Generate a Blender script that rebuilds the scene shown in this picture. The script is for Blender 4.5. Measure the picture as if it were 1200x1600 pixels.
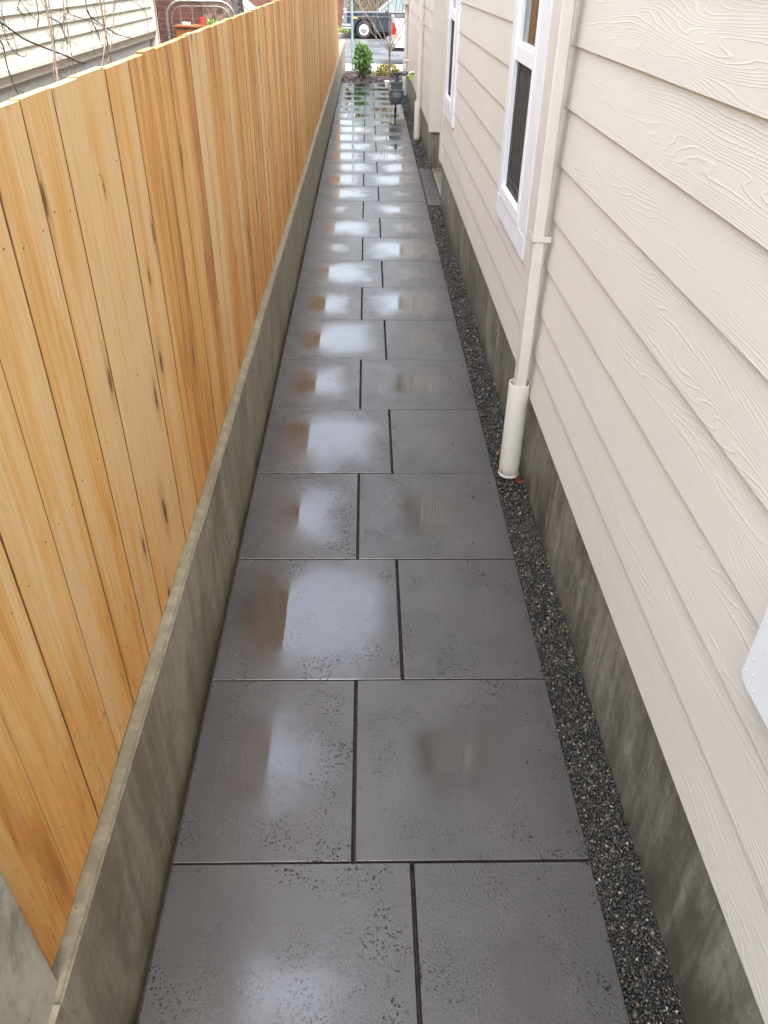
import bpy, bmesh, math, random
import numpy as np
from mathutils import Vector, Matrix
for o in list(bpy.data.objects): bpy.data.objects.remove(o)
random.seed(7); rng = np.random.default_rng(7)
SC = bpy.context.scene; COL = SC.collection
R = math.radians

# ------------------------------------------------------------------ camera
F_PX = 1198.279
pitch, yaw, roll = 0.618466505, 0.0267403205, 0.0151830646
cy, sy, cp, sp, cr, sr = math.cos(yaw), math.sin(yaw), math.cos(pitch), math.sin(pitch), math.cos(roll), math.sin(roll)
fwd = Vector((sy*cp, cy*cp, -sp)); r0 = Vector((cy, -sy, 0)); u0 = r0.cross(fwd)
right = cr*r0 + sr*u0; up = -sr*r0 + cr*u0
cam = bpy.data.cameras.new('camera'); cam_o = bpy.data.objects.new('camera', cam); COL.objects.link(cam_o)
m = Matrix((right, up, -fwd)).transposed().to_4x4(); m.translation = Vector((0.495656, 0, 1.860892)); cam_o.matrix_world = m
cam.sensor_fit = 'VERTICAL'; cam.sensor_height = 24.0; cam.lens = F_PX*24.0/1600.0
cam.clip_start = 0.02; cam.clip_end = 600
SC.camera = cam_o
SC.render.resolution_x = 768; SC.render.resolution_y = 1024

# ------------------------------------------------------------------ world, sun, exposure
SUN_EL, SUN_AZ = R(63), R(154)
W = bpy.data.worlds.new('World'); SC.world = W; W.use_nodes = True
wn, wl = W.node_tree.nodes, W.node_tree.links
bg = wn['Background']
sky = wn.new('ShaderNodeTexSky'); sky.sky_type = 'NISHITA'; sky.sun_disc = False
sky.sun_elevation = SUN_EL; sky.sun_rotation = SUN_AZ; sky.dust_density = 4.0; sky.air_density = 1.2
hs = wn.new('ShaderNodeHueSaturation'); hs.inputs['Saturation'].default_value = 0.41
wl.new(sky.outputs['Color'], hs.inputs['Color']); 
# overcast: the cloud layer is brightest overhead
tc_ = wn.new('ShaderNodeTexCoord'); sx_w = wn.new('ShaderNodeSeparateXYZ'); wl.new(tc_.outputs['Generated'], sx_w.inputs[0])
mr_ = wn.new('ShaderNodeMapRange'); wl.new(sx_w.outputs[2], mr_.inputs[0]); mr_.inputs[3].default_value = .85; mr_.inputs[4].default_value = 4.4
cn_ = wn.new('ShaderNodeTexNoise'); wl.new(tc_.outputs['Generated'], cn_.inputs['Vector']); cn_.inputs['Scale'].default_value = 2.2; cn_.inputs['Detail'].default_value = 4
cm_ = wn.new('ShaderNodeMapRange'); wl.new(cn_.outputs[0], cm_.inputs[0]); cm_.inputs[1].default_value = .3; cm_.inputs[2].default_value = .7; cm_.inputs[3].default_value = .85; cm_.inputs[4].default_value = 1.15
mm_ = wn.new('ShaderNodeMath'); mm_.operation = 'MULTIPLY'; wl.new(mr_.outputs[0], mm_.inputs[0]); wl.new(cm_.outputs[0], mm_.inputs[1])
vm_ = wn.new('ShaderNodeVectorMath'); vm_.operation = 'SCALE'; wl.new(hs.outputs['Color'], vm_.inputs[0]); wl.new(mm_.outputs[0], vm_.inputs['Scale'])
wl.new(vm_.outputs[0], bg.inputs['Color'])
bg.inputs['Strength'].default_value = 0.15
sun = bpy.data.lights.new('sun', 'SUN'); sun.energy = 1.5; sun.angle = R(25); sun.color = (1.0, 0.97, 0.92)
sun_o = bpy.data.objects.new('sun', sun); COL.objects.link(sun_o)
sd = Vector((math.sin(SUN_AZ)*math.cos(SUN_EL), math.cos(SUN_AZ)*math.cos(SUN_EL), math.sin(SUN_EL)))
sun_o.rotation_euler = (-sd).to_track_quat('-Z', 'Y').to_euler(); sun_o.location = (0, 0, 30)
SC.view_settings.view_transform = 'Standard'; SC.view_settings.look = 'None'
SC.view_settings.gamma = 1; SC.view_settings.exposure = 1.10

# ------------------------------------------------------------------ material helpers
class NT:
    def __init__(s, name):
        s.m = bpy.data.materials.new(name); s.m.use_nodes = True
        s.n, s.l = s.m.node_tree.nodes, s.m.node_tree.links
        s.b = s.n['Principled BSDF']
        s.out = s.n['Material Output']
    def put(s, inp, v):
        if hasattr(v, 'is_output') or isinstance(v, bpy.types.NodeSocket): s.l.new(v, inp)
        elif isinstance(v, (tuple, list)) and len(v) == 3 and inp.type == 'RGBA': inp.default_value = (*v, 1)
        else: inp.default_value = v
    def set(s, **k):
        for a, v in k.items(): s.put(s.b.inputs[a.replace('_', ' ')], v)
    def obj(s): 
        return s.n.new('ShaderNodeTexCoord').outputs['Object']
    def attr(s, name, out='Fac'):
        a = s.n.new('ShaderNodeAttribute'); a.attribute_name = name; return a.outputs[out]
    def map(s, vec, scale=(1, 1, 1), loc=(0, 0, 0), rot=(0, 0, 0)):
        a = s.n.new('ShaderNodeMapping'); s.put(a.inputs['Vector'], vec)
        s.put(a.inputs['Scale'], scale); s.put(a.inputs['Location'], loc); s.put(a.inputs['Rotation'], rot); return a.outputs[0]
    def noise(s, vec, scale=5, detail=4, rough=.5, dist=0, w=None, out='Fac'):
        a = s.n.new('ShaderNodeTexNoise')
        if w is not None: a.noise_dimensions = '4D'; s.put(a.inputs['W'], w)
        s.put(a.inputs['Vector'], vec); a.inputs['Scale'].default_value = scale; a.inputs['Detail'].default_value = detail
        a.inputs['Roughness'].default_value = rough; a.inputs['Distortion'].default_value = dist; return a.outputs[out]
    def voro(s, vec, scale=5, feature='F1', out='Distance', rand=1):
        a = s.n.new('ShaderNodeTexVoronoi'); a.feature = feature; s.put(a.inputs['Vector'], vec)
        a.inputs['Scale'].default_value = scale; a.inputs['Randomness'].default_value = rand; return a.outputs[out]
    def math(s, op, a, b=0, c=None, clamp=False):
        n = s.n.new('ShaderNodeMath'); n.operation = op; n.use_clamp = clamp
        s.put(n.inputs[0], a); s.put(n.inputs[1], b)
        if c is not None: s.put(n.inputs[2], c)
        return n.outputs[0]
    def ramp(s, fac, stops, interp='LINEAR'):
        n = s.n.new('ShaderNodeValToRGB'); s.put(n.inputs[0], fac); cr_ = n.color_ramp; cr_.interpolation = interp
        while len(cr_.elements) < len(stops): cr_.elements.new(1)
        for e, (p, c) in zip(cr_.elements, stops):
            e.position = p; e.color = (c, c, c, 1) if isinstance(c, (int, float)) else (*c, 1)
        return n.outputs[0]
    def step(s, v, lo, hi, a=0., b=1.):
        n = s.n.new('ShaderNodeMapRange'); n.interpolation_type = 'SMOOTHSTEP'
        s.put(n.inputs[0], v); s.put(n.inputs[1], lo); s.put(n.inputs[2], hi); s.put(n.inputs[3], a); s.put(n.inputs[4], b); return n.outputs[0]
    def mix(s, f, a, b, mode='MIX'):
        n = s.n.new('ShaderNodeMix'); n.data_type = 'RGBA'; n.blend_type = mode
        s.put(n.inputs[0], f); s.put(n.inputs[6], a); s.put(n.inputs[7], b); return n.outputs[2]
    def sep(s, v):
        n = s.n.new('ShaderNodeSeparateXYZ'); s.put(n.inputs[0], v); return n.outputs
    def comb(s, x, y, z):
        n = s.n.new('ShaderNodeCombineXYZ'); s.put(n.inputs[0], x); s.put(n.inputs[1], y); s.put(n.inputs[2], z); return n.outputs[0]
    def vadd(s, a, b):
        n = s.n.new('ShaderNodeVectorMath'); n.operation = 'ADD'; s.put(n.inputs[0], a); s.put(n.inputs[1], b); return n.outputs[0]
    def bump(s, h, strength=.5, dist=.01, normal=None):
        n = s.n.new('ShaderNodeBump'); s.put(n.inputs['Strength'], strength); s.put(n.inputs['Distance'], dist); s.put(n.inputs['Height'], h)
        if normal is not None: s.put(n.inputs['Normal'], normal)
        return n.outputs[0]

def simple(name, col, rough=.5, metal=0, vary=.12, scale=8, bump=0, bscale=60, coat=0, spec=.5):
    t = NT(name); v = t.noise(t.obj(), scale, 5)
    c = t.mix(t.step(v, .3, .7), tuple(x*(1-vary) for x in col), tuple(min(1, x*(1+vary)) for x in col))
    t.set(Base_Color=c, Roughness=t.step(t.noise(t.obj(), scale*2.3, 3), .3, .7, rough*.85, min(1, rough*1.15)), Metallic=metal, Coat_Weight=coat, Specular_IOR_Level=spec)
    if bump: t.set(Normal=t.bump(t.noise(t.obj(), bscale, 4), bump, .004))
    return t.m

M = {}
# wet paving slabs: every slab carries 'loc' (x/half, y/half) and 'wet', 'rnd'
t = NT('wet_slab')
P = t.obj(); loc = t.attr('loc', 'Vector'); wet = t.attr('wet'); rnd = t.attr('rnd')
w_ = t.math('MULTIPLY', rnd, 37.0)
sx = t.sep(loc)
ax = t.math('POWER', t.math('ABSOLUTE', sx[0]), 3.2); ay = t.math('POWER', t.math('ABSOLUTE', sx[1]), 3.2)
dd = t.math('POWER', t.math('ADD', ax, ay), 1/3.2)                       # 0 centre .. 1 edge
n1 = t.noise(P, 5.5, 3, .55, w=w_); n2 = t.noise(P, 60, 3, .6, w=w_)
e1 = t.math('ADD', dd, t.math('MULTIPLY_ADD', n1, .95, -.475)); e1 = t.math('ADD', e1, t.math('MULTIPLY_ADD', n2, .12, -.06))
thr = t.math('MULTIPLY_ADD', wet, 1.05, -.22)
pud = t.step(t.math('SUBTRACT', e1, thr), -.46, .36, 1., 0.)            # film of water, thick in the middle of the slab, thinning outwards
grain = t.noise(P, 420, 3, .65); grain2 = t.noise(P, 150, 4, .62)
pit = t.math('MAXIMUM', t.step(t.math('ADD', t.voro(t.map(P, (1.25, 1, 1)), 88), t.math('MULTIPLY_ADD', grain2, .5, -.25)), .16, .30, 1., 0.), t.step(t.noise(P, 95, 3, .6), .585, .64))
pitm = t.step(t.noise(P, 7, 4, .62, w=w_), .46, .60)
edge = t.step(dd, .45, .98)
pitm = t.math('MULTIPLY', t.math('MULTIPLY', pit, pitm), t.math('MULTIPLY_ADD', edge, .60, .40))
base = t.mix(t.step(t.noise(P, 3.2, 5, .6, w=w_), .3, .72), (.030, .0275, .026), (.044, .0405, .0385))
base = t.mix(t.step(grain, .25, .8), base, t.mix(1., base, (1.5, 1.46, 1.42), 'MULTIPLY'))
base = t.mix(t.math('MULTIPLY', t.step(n1, .3, .7), .25), base, (.055, .044, .041))
base = t.mix(t.math('MULTIPLY', pitm, .85), base, (.010, .0095, .009))
chip = t.math('MULTIPLY', t.step(t.voro(P, 60), .05, .09, 1., 0.), t.step(t.noise(P, 23, 2), .56, .62))
base = t.mix(t.math('MULTIPLY', chip, .55), base, (.30, .24, .21))
base = t.mix(t.math('MULTIPLY', pud, .3), base, (.034, .031, .030))
dry = t.math('SUBTRACT', 1., pud)
rough = t.math('ADD', t.math('MULTIPLY', t.math('POWER', dry, 1.4), t.math('MULTIPLY_ADD', grain2, .12, .20)), .03)
hgt = t.math('ADD', t.math('MULTIPLY', grain, .35), t.math('SUBTRACT', grain2, t.math('MULTIPLY', pitm, 1.2)))
bs = t.math('MULTIPLY', t.math('POWER', dry, 1.15), .46)
t.set(Base_Color=base, Roughness=rough, Normal=t.bump(hgt, bs, .0024), IOR=1.5, Specular_IOR_Level=t.math('MULTIPLY', t.math('MULTIPLY_ADD', pitm, -.92, 1.), .55))
t.set(Coat_Weight=t.math('MULTIPLY', t.math('MULTIPLY_ADD', pitm, -.9, 1.), t.math('MULTIPLY_ADD', pud, .72, .28)), Coat_Roughness=t.math('MULTIPLY_ADD', t.math('POWER', dry, 1.3), .20, .012), Coat_IOR=1.5)
M['slab'] = t.m

def concrete(name, dark, light, rough=.55, ledge=False):
    t = NT(name); P = t.obj()
    lift = t.step(t.math('ADD', t.sep(P)[2], t.math('MULTIPLY', t.noise(P, 4, 4), .16)), .06, .20)   # rain-splashed, dirty band along the foot
    a = t.noise(t.map(P, (1.5, 1.5, .7)), 2.2, 6, .6, .6); b = t.noise(t.map(P, (9, 9, 1.3), rot=(R(14), 0, 0)), 2.0, 5, .6, .4)
    c = t.noise(P, 38, 5, .65); c2 = t.noise(P, 170, 4, .7)
    f = t.math('ADD', t.math('MULTIPLY', a, .5), t.math('ADD', t.math('MULTIPLY', b, .42), t.math('ADD', t.math('MULTIPLY', c, .16), t.math('MULTIPLY_ADD', c2, .14, -.09))))
    col = t.ramp(t.step(f, .40, .68), [(0, dark), (.45, tuple((x+y)/2 for x, y in zip(dark, light))), (1, light)])
    stain = t.step(t.noise(t.map(P, (3, 3, 5)), 1.7, 5, .62, 1.2), .57, .68)
    col = t.mix(t.math('MULTIPLY', stain, .4), col, (.105, .072, .036))
    pale = t.step(t.noise(t.map(P, (14, 14, .8), rot=(R(-24), 0, 0)), 1.6, 3, .5, .2), .63, .71)
    col = t.mix(t.math('MULTIPLY', pale, .35), col, (.42, .40, .35))
    col = t.mix(t.math('MULTIPLY', t.step(t.noise(P, 17, 5, .7, .8), .50, .66), .5), col, dark)
    pits = t.math('MULTIPLY', t.step(t.voro(P, 46), .08, .15, 1., 0.), t.step(t.noise(P, 6, 2), .48, .56))
    col = t.mix(t.math('MULTIPLY', pits, .75), col, (.03, .026, .02))
    col = t.mix(t.math('MULTIPLY', t.math('SUBTRACT', 1., lift), .55), col, t.mix(1., col, (.55, .50, .42), 'MULTIPLY'))
    top = t.step(t.math('ADD', t.sep(P)[2], t.math('MULTIPLY_ADD', c, .006, -.003)), .4455, .4495)
    grime = t.math('MULTIPLY', top, t.step(t.noise(P, 26, 5, .7), .25, .7, .45, .95)) if ledge else 0.
    col = t.mix(grime, col, (.105, .092, .060))
    h = t.math('SUBTRACT', t.math('ADD', t.math('ADD', t.math('MULTIPLY', c, .8), t.math('MULTIPLY', c2, .5)), b), t.math('MULTIPLY', pits, 1.6))
    t.set(Base_Color=col, Roughness=t.step(a, .3, .7, rough*.75, rough*1.2), Normal=t.bump(h, .45, .004))
    return t.m
M['wall_concrete'] = concrete('wall_concrete', (.185, .155, .098), (.37, .335, .245), rough=.5, ledge=True)
M['found_concrete'] = concrete('found_concrete', (.105, .094, .074), (.325, .308, .258), rough=.42)
M['pier_concrete'] = concrete('pier_concrete', (.30, .27, .205), (.52, .485, .39), rough=.65)
M['pale_concrete'] = concrete('pale_concrete', (.30, .28, .22), (.46, .43, .36), rough=.7)
M['walk_concrete'] = concrete('walk_concrete', (.30, .285, .24), (.42, .40, .35), rough=.5)

# cedar boards
t = NT('cedar'); P = t.obj(); rnd = t.attr('rnd'); w_ = t.math('MULTIPLY', rnd, 91.)
P2 = t.vadd(P, t.comb(0, 0, t.math('MULTIPLY', rnd, 17.3)))
band = t.noise(t.map(P2, (8.5, 8.5, .85)), 1.4, 4, .55, .7, w=w_)
g1 = t.noise(t.map(P2, (75, 75, 1.5)), 1, 4, .6, .3, w=w_); g2 = t.noise(t.map(P2, (260, 260, 5)), 1, 3, .6, w=w_)
vd = t.map(P2, (1, 7.4, 1.9)); 
vv = t.n.new('ShaderNodeTexVoronoi'); vv.voronoi_dimensions = '2D'; sp2 = t.sep(P2); t.put(vv.inputs['Vector'], t.comb(t.math('MULTIPLY_ADD', sp2[1], 8.5, t.math('MULTIPLY', rnd, 60)), t.math('MULTIPLY', sp2[2], 2.6), 0)); vv.inputs['Scale'].default_value = 1.0
kd = t.math('ADD', vv.outputs['Distance'], t.math('MULTIPLY_ADD', g1, .10, -.05))
kr = t.sep(vv.outputs['Color'])[0]; has = t.step(kr, .68, .72); kd = t.math('DIVIDE', kd, t.math('MULTIPLY_ADD', t.sep(vv.outputs['Color'])[1], 1.1, .35)); kd = t.math('ADD', kd, t.math('MULTIPLY_ADD', t.noise(t.map(P2, (30, 30, 12)), 1, 3, .6), .12, -.06))
knot = t.math('MULTIPLY', t.step(kd, .055, .095, 1., 0.), has)
halo = t.math('MULTIPLY', t.step(kd, .07, .30, 1., 0.), has)
ringc = t.noise(t.comb(t.math('MULTIPLY', kd, 26), w_, 0), 1, 2)
f = t.math('ADD', t.math('MULTIPLY_ADD', band, 1.15, -.15), t.math('ADD', t.math('MULTIPLY_ADD', g1, .34, -.17), t.math('MULTIPLY_ADD', rnd, .44, -.23)))
rg = t.math('FRACT', t.math('ADD', t.math('MULTIPLY', t.noise(t.comb(t.math('MULTIPLY', sp2[1], 9.), t.math('MULTIPLY', sp2[2], .75), 0), 1., 1.5, .5, .2, w=w_), 13.), t.math('MULTIPLY', halo, 1.2)))
rings = t.math('MULTIPLY', t.step(rg, .55, 1.), t.step(rg, .97, 1., 1., 0.))
f = t.math('MULTIPLY_ADD', t.math('SUBTRACT', f, .45), 1.45, .45); f = t.math('MULTIPLY_ADD', rings, .13, f); f = t.math('MULTIPLY_ADD', t.math('SUBTRACT', g2, .5), .30, f)
col = t.ramp(f, [(0.16, (.82, .56, .28)), (.38, (.80, .48, .185)), (.56, (.76, .405, .125)), (.74, (.64, .305, .08)), (.96, (.42, .18, .05))])
col = t.mix(t.math('MULTIPLY', t.step(g2, .35, .75), .22), col, (.27, .125, .045))
col = t.mix(t.math('MULTIPLY', halo, .38), col, (.36, .165, .055))
col = t.mix(t.math('MULTIPLY', knot, .88), col, t.mix(t.step(ringc, .35, .65), (.085, .036, .016), (.20, .09, .04)))
streak = t.math('MULTIPLY', t.step(t.noise(t.map(P2, (60, 60, 5.)), 1, 3, .6, w=t.math('ADD', w_, 5.)), .66, .73), t.step(t.noise(P2, 2.1, 2), .5, .6))
col = t.mix(t.math('MULTIPLY', streak, .75), col, (.13, .058, .024))
mil = t.step(t.noise(t.map(P2, (20, 20, 3.2)), 1.2, 3, .5, w=t.math('ADD', w_, 9.)), .62, .72)
col = t.mix(t.math('MULTIPLY', mil, .25), col, (.42, .30, .20))
# rough sawn, wetter towards the ground, with the dimmer orange bounce light painted in
dz = t.step(t.math('ADD', t.sep(P)[2], t.math('MULTIPLY', t.noise(P2, 5, 3), .25)), .55, 1.25, 1., 0.)
col = t.mix(t.math('MULTIPLY', dz, .55), col, (.95, .72, .46), 'MULTIPLY')
spk = t.math('MULTIPLY', t.step(t.noise(t.map(P2, (75, 75, 28)), 1, 2), .64, .70), dz)
col = t.mix(t.math('MULTIPLY', spk, .4), col, (.22, .10, .035))
t.set(Base_Color=col, Roughness=t.step(g1, .2, .8, .48, .68), Specular_IOR_Level=.35,
      Normal=t.bump(t.math('ADD', t.math('ADD', g2, t.math('MULTIPLY', g1, .8)), t.math('MULTIPLY', knot, -.8)), .3, .0022))
M['cedar'] = t.m
M['cedar_back'] = simple('cedar_back', (.40, .24, .12), .7, scale=12, bump=.3)

def siding(name, lo, hi):
    t = NT(name); P = t.obj(); rnd = t.attr('rnd'); w_ = t.math('MULTIPLY', rnd, 53.)
    s = t.sep(P)
    big = t.noise(t.comb(t.math('MULTIPLY', s[1], 1.25), t.math('MULTIPLY', s[2], 12.), t.math('MULTIPLY', s[0], 1.5)), 1., 1.4, .45, .15, w=w_)
    wob = t.noise(t.comb(t.math('MULTIPLY', s[1], 34.), t.math('MULTIPLY', s[2], 60.), 0), 1., 3, .6, w=w_)
    ph = t.math('ADD', t.math('MULTIPLY', big, 25.), t.math('ADD', t.math('MULTIPLY', s[2], 118.), t.math('MULTIPLY', wob, .45)))
    fr = t.math('FRACT', ph)
    ridge = t.step(t.math('ABSOLUTE', t.math('SUBTRACT', fr, .5)), .0, .17, 1., 0.)
    amp = t.step(t.noise(t.comb(t.math('MULTIPLY', s[1], 1.1), t.math('MULTIPLY', s[2], 14.), 3.), 1., 2, w=w_), .32, .56)
    fine = t.noise(P, 330, 3, .6)
    h = t.math('ADD', t.math('MULTIPLY', ridge, amp), t.math('MULTIPLY', fine, .22))
    c = t.mix(t.step(t.noise(P, 1.3, 4), .3, .7), lo, hi)
    dirt = t.math('MULTIPLY', t.math('SUBTRACT', 1., ridge), 0.)
    spot = t.math('MULTIPLY', t.step(t.voro(P, 26), .018, .028, 1., 0.), t.step(t.noise(P, 3, 2), .52, .6))
    c = t.mix(t.math('MULTIPLY', spot, .45), c, (.30, .26, .22))
    t.set(Base_Color=c, Roughness=.5, Specular_IOR_Level=.35, Normal=t.bump(h, .6, .0009))
    return t.m
M['siding'] = siding('beige_siding', (.635, .600, .530), (.670, .635, .565))
M['trim'] = simple('beige_trim', (.64, .605, .54), .5, vary=.02, bump=.05, bscale=150)
M['ds_paint'] = simple('downspout_paint', (.64, .61, .55), .38, vary=.02)
M['pvc'] = simple('beige_pvc', (.60, .585, .54), .35, vary=.03)
t = NT('beige_pvc'); P = t.obj()
mud = t.step(t.math('ADD', t.sep(P)[2], t.math('MULTIPLY_ADD', t.noise(P, 55, 5, .7), .12, -.06)), .0, .055, .75, 0.); scf = t.step(t.noise(t.map(P, (60, 60, 9)), 1, 4, .6), .64, .72, 0., .22)
t.set(Base_Color=t.mix(t.math('MAXIMUM', mud, scf), (.60, .57, .51), (.16, .13, .095)), Roughness=.4); M['pvc'] = t.m
M['pvc_cut'] = simple('pvc_cut_edge', (.60, .59, .56), .4, vary=.02)
M['vinyl'] = simple('white_vinyl', (.78, .79, .81), .5, vary=.015)
M['casing'] = simple('white_casing', (.76, .76, .78), .45, vary=.02)
M['white_plastic'] = simple('white_plastic', (.74, .76, .79), .3, vary=.02)
M['screen'] = simple('insect_screen', (.030, .029, .028), .65, vary=.1, bump=.2, bscale=900)
M['screen_bar'] = simple('sash_behind_screen', (.062, .058, .055), .6)
t = NT('window_glass'); t.set(Base_Color=(.015, .016, .016), Roughness=.02, IOR=1.52, Specular_IOR_Level=.9); M['glass'] = t.m
t = NT('soil'); P = t.obj()
t.set(Base_Color=t.ramp(t.noise(P, 40, 6, .7), [(.3, (.010, .008, .006)), (.6, (.035, .028, .022)), (.8, (.06, .05, .04))]), Roughness=.7, Normal=t.bump(t.noise(P, 70, 5, .7), .8, .01)); M['soil'] = t.m
t = NT('bark_mulch'); P = t.obj(); v = t.voro(t.map(P, (1, 2.2, 1)), 38, out='Color')
t.set(Base_Color=t.ramp(t.sep(v)[0], [(0, (.012, .006, .005)), (.5, (.032, .014, .011)), (1, (.06, .03, .022))]), Roughness=.6, Normal=t.bump(t.voro(P, 38), .8, .02)); M['mulch'] = t.m
t = NT('mulch_chip'); r_ = t.attr('rnd')
t.set(Base_Color=t.ramp(r_, [(0, (.012, .006, .005)), (.5, (.036, .014, .011)), (.85, (.065, .030, .022)), (1, (.14, .085, .06))]), Roughness=.55); M['chip'] = t.m
t = NT('gravel_stone'); r_ = t.attr('rnd')
t.set(Base_Color=t.ramp(r_, [(0, (.006, .006, .005)), (.45, (.014, .0135, .011)), (.74, (.034, .031, .024)), (.87, (.085, .076, .060)), (.94, (.10, .060, .030)), (.98, (.17, .155, .125)), (1, (.34, .31, .27))]),
      Roughness=.5, Coat_Weight=.12, Coat_Roughness=.2); M['stone'] = t.m
t = NT('wet_asphalt'); P = t.obj(); t.set(Specular_IOR_Level=.25)
t.set(Base_Color=t.mix(t.step(t.noise(P, 160, 3, .7), .3, .75), (.055, .057, .062), (.125, .127, .135)), Roughness=t.step(t.noise(P, .9, 4), .35, .65, .22, .5),
      Normal=t.bump(t.noise(P, 120, 3), .35, .006)); M['asphalt'] = t.m
t = NT('grass_blade'); r_ = t.attr('rnd')
t.set(Base_Color=t.ramp(r_, [(0, (.05, .09, .018)), (.6, (.13, .17, .04)), (1, (.26, .25, .09))]), Roughness=.6); M['grass'] = t.m
def leafmat(name, stops, rough=.4):
    t = NT(name); r_ = t.attr('rnd'); t.set(Base_Color=t.ramp(r_, stops), Roughness=rough, Specular_IOR_Level=.4)
    t.set(Subsurface_Weight=0.0)
    return t.m
M['laurel'] = leafmat('laurel_leaf', [(0, (.03, .08, .02)), (.45, (.085, .19, .04)), (.75, (.20, .36, .09)), (1, (.36, .50, .18))], .3)
M['gold_leaf'] = leafmat('golden_leaf', [(0, (.07, .075, .012)), (.5, (.20, .19, .028)), (1, (.38, .34, .07))])
M['far_leaf'] = leafmat('far_leaf', [(0, (.012, .018, .010)), (.5, (.040, .048, .022)), (.85, (.09, .085, .045)), (1, (.20, .17, .10))], .6)
M['olive_leaf'] = leafmat('olive_leaf', [(0, (.03, .035, .016)), (.5, (.09, .085, .038)), (1, (.26, .22, .13))], .6)
M['bright_leaf'] = leafmat('bright_leaf', [(0, (.06, .13, .02)), (.6, (.20, .33, .05)), (1, (.38, .48, .12))], .45)
M['twig'] = simple('twig_bark', (.17, .125, .095), .75, vary=.35, scale=25)
M['twig_dark'] = simple('dark_twig_bark', (.045, .032, .028), .7, vary=.3, scale=25)
M['trunk'] = simple('young_trunk_bark', (.17, .10, .070), .7, vary=.3, scale=20)
M['pale_twig'] = simple('pale_twig_bark', (.22, .18, .14), .7, vary=.25, scale=20)
t = NT('neighbour_siding'); P = t.obj()
t.set(Base_Color=t.mix(t.step(t.noise(t.map(P, (1, 1, 4)), 2, 4), .35, .7), (.53, .54, .47), (.60, .61, .54)), Roughness=.55); M['cream'] = t.m
M['cream_trim'] = simple('cream_trim_board', (.64, .65, .58), .5, vary=.04)
M['grey_base'] = simple('painted_foundation', (.40, .42, .42), .6, vary=.08, bump=.3, bscale=30)
t = NT('red_brick'); P = t.obj(); s = t.sep(P)
br = t.n.new('ShaderNodeTexBrick'); t.put(br.inputs['Vector'], t.comb(s[0], s[2], 0)); br.inputs['Scale'].default_value = 1
for k, v in (('Brick Width', .215), ('Row Height', .0765), ('Mortar Size', .006), ('Mortar Smooth', .2)): br.inputs[k].default_value = v
br.inputs['Color1'].default_value = (.11, .028, .020, 1); br.inputs['Color2'].default_value = (.060, .022, .020, 1); br.inputs['Mortar'].default_value = (.12, .10, .085, 1)
t.set(Base_Color=t.mix(t.step(t.noise(P, 30, 4), .35, .8), br.outputs[0], (.12, .05, .032)), Roughness=.75, Normal=t.bump(br.outputs['Fac'], -.6, .006)); M['brick'] = t.m
M['gate_metal'] = simple('weathered_galvanised', (.20, .21, .19), .5, .5, vary=.3, scale=15)
M['box_wood'] = simple('orange_brown_board', (.19, .068, .020), .55, vary=.3, scale=6)
M['dark_wood'] = simple('dark_post_wood', (.085, .08, .085), .7, vary=.25, scale=10)
M['redwood'] = simple('red_brown_boards', (.105, .038, .026), .6, vary=.3, scale=5)
M['stonewall'] = simple('rough_rubble', (.17, .11, .08), .8, vary=.6, scale=9, bump=.6, bscale=18)
M['post_metal'] = simple('blue_grey_post_paint', (.22, .28, .30), .4, .2)
M['car_paint'] = simple('dark_blue_car_paint', (.012, .017, .028), .25, .0, vary=.05, coat=1)
M['red_paint'] = simple('faded_red_car_paint', (.55, .16, .13), .3, 0, vary=.05, coat=.8)
M['white_paint'] = simple('white_truck_paint', (.42, .43, .43), .3, 0, vary=.03, coat=.6)
M['chrome'] = simple('chrome', (.55, .57, .59), .2, 1, vary=.03)
M['grey_bumper'] = simple('dull_grey_bumper', (.20, .20, .19), .4, .6)
M['rubber'] = simple('tyre_rubber', (.010, .010, .010), .75)
M['whitewall'] = simple('white_hubcap_paint', (.34, .35, .33), .35)
M['black'] = simple('black_plastic', (.012, .012, .012), .5)
M['amber'] = simple('amber_lens', (.75, .28, .07), .25)
M['red_lens'] = simple('red_lens', (.28, .008, .008), .15, coat=.8)
M['pale_lens'] = simple('pale_red_lens', (.60, .22, .18), .2)
t = NT('car_glass'); t.set(Base_Color=(.10, .14, .14), Roughness=.08, Specular_IOR_Level=.7, Metallic=.0); M['car_glass'] = t.m
t = NT('green_glass'); t.set(Base_Color=(.22, .38, .28), Roughness=.12, Specular_IOR_Level=.8); M['green_glass'] = t.m
M['meter_grey'] = simple('meter_grey_paint', (.075, .092, .098), .42, .1, vary=.12, coat=.1)
M['meter_plate'] = simple('meter_index_window', (.16, .17, .18), .2)
M['pipe_dark'] = simple('dark_steel_pipe', (.035, .035, .038), .5, .3)
M['rust_pipe'] = simple('rust_dark_pipe', (.030, .014, .012), .6)
M['tag'] = simple('yellow_green_tag', (.45, .60, .05), .4)
M['white_thing'] = simple('white_bin_plastic', (.78, .78, .70), .4, vary=.03)
M['leaf_litter'] = simple('rusty_dead_leaf', (.20, .055, .022), .5, vary=.4, scale=60)

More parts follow.
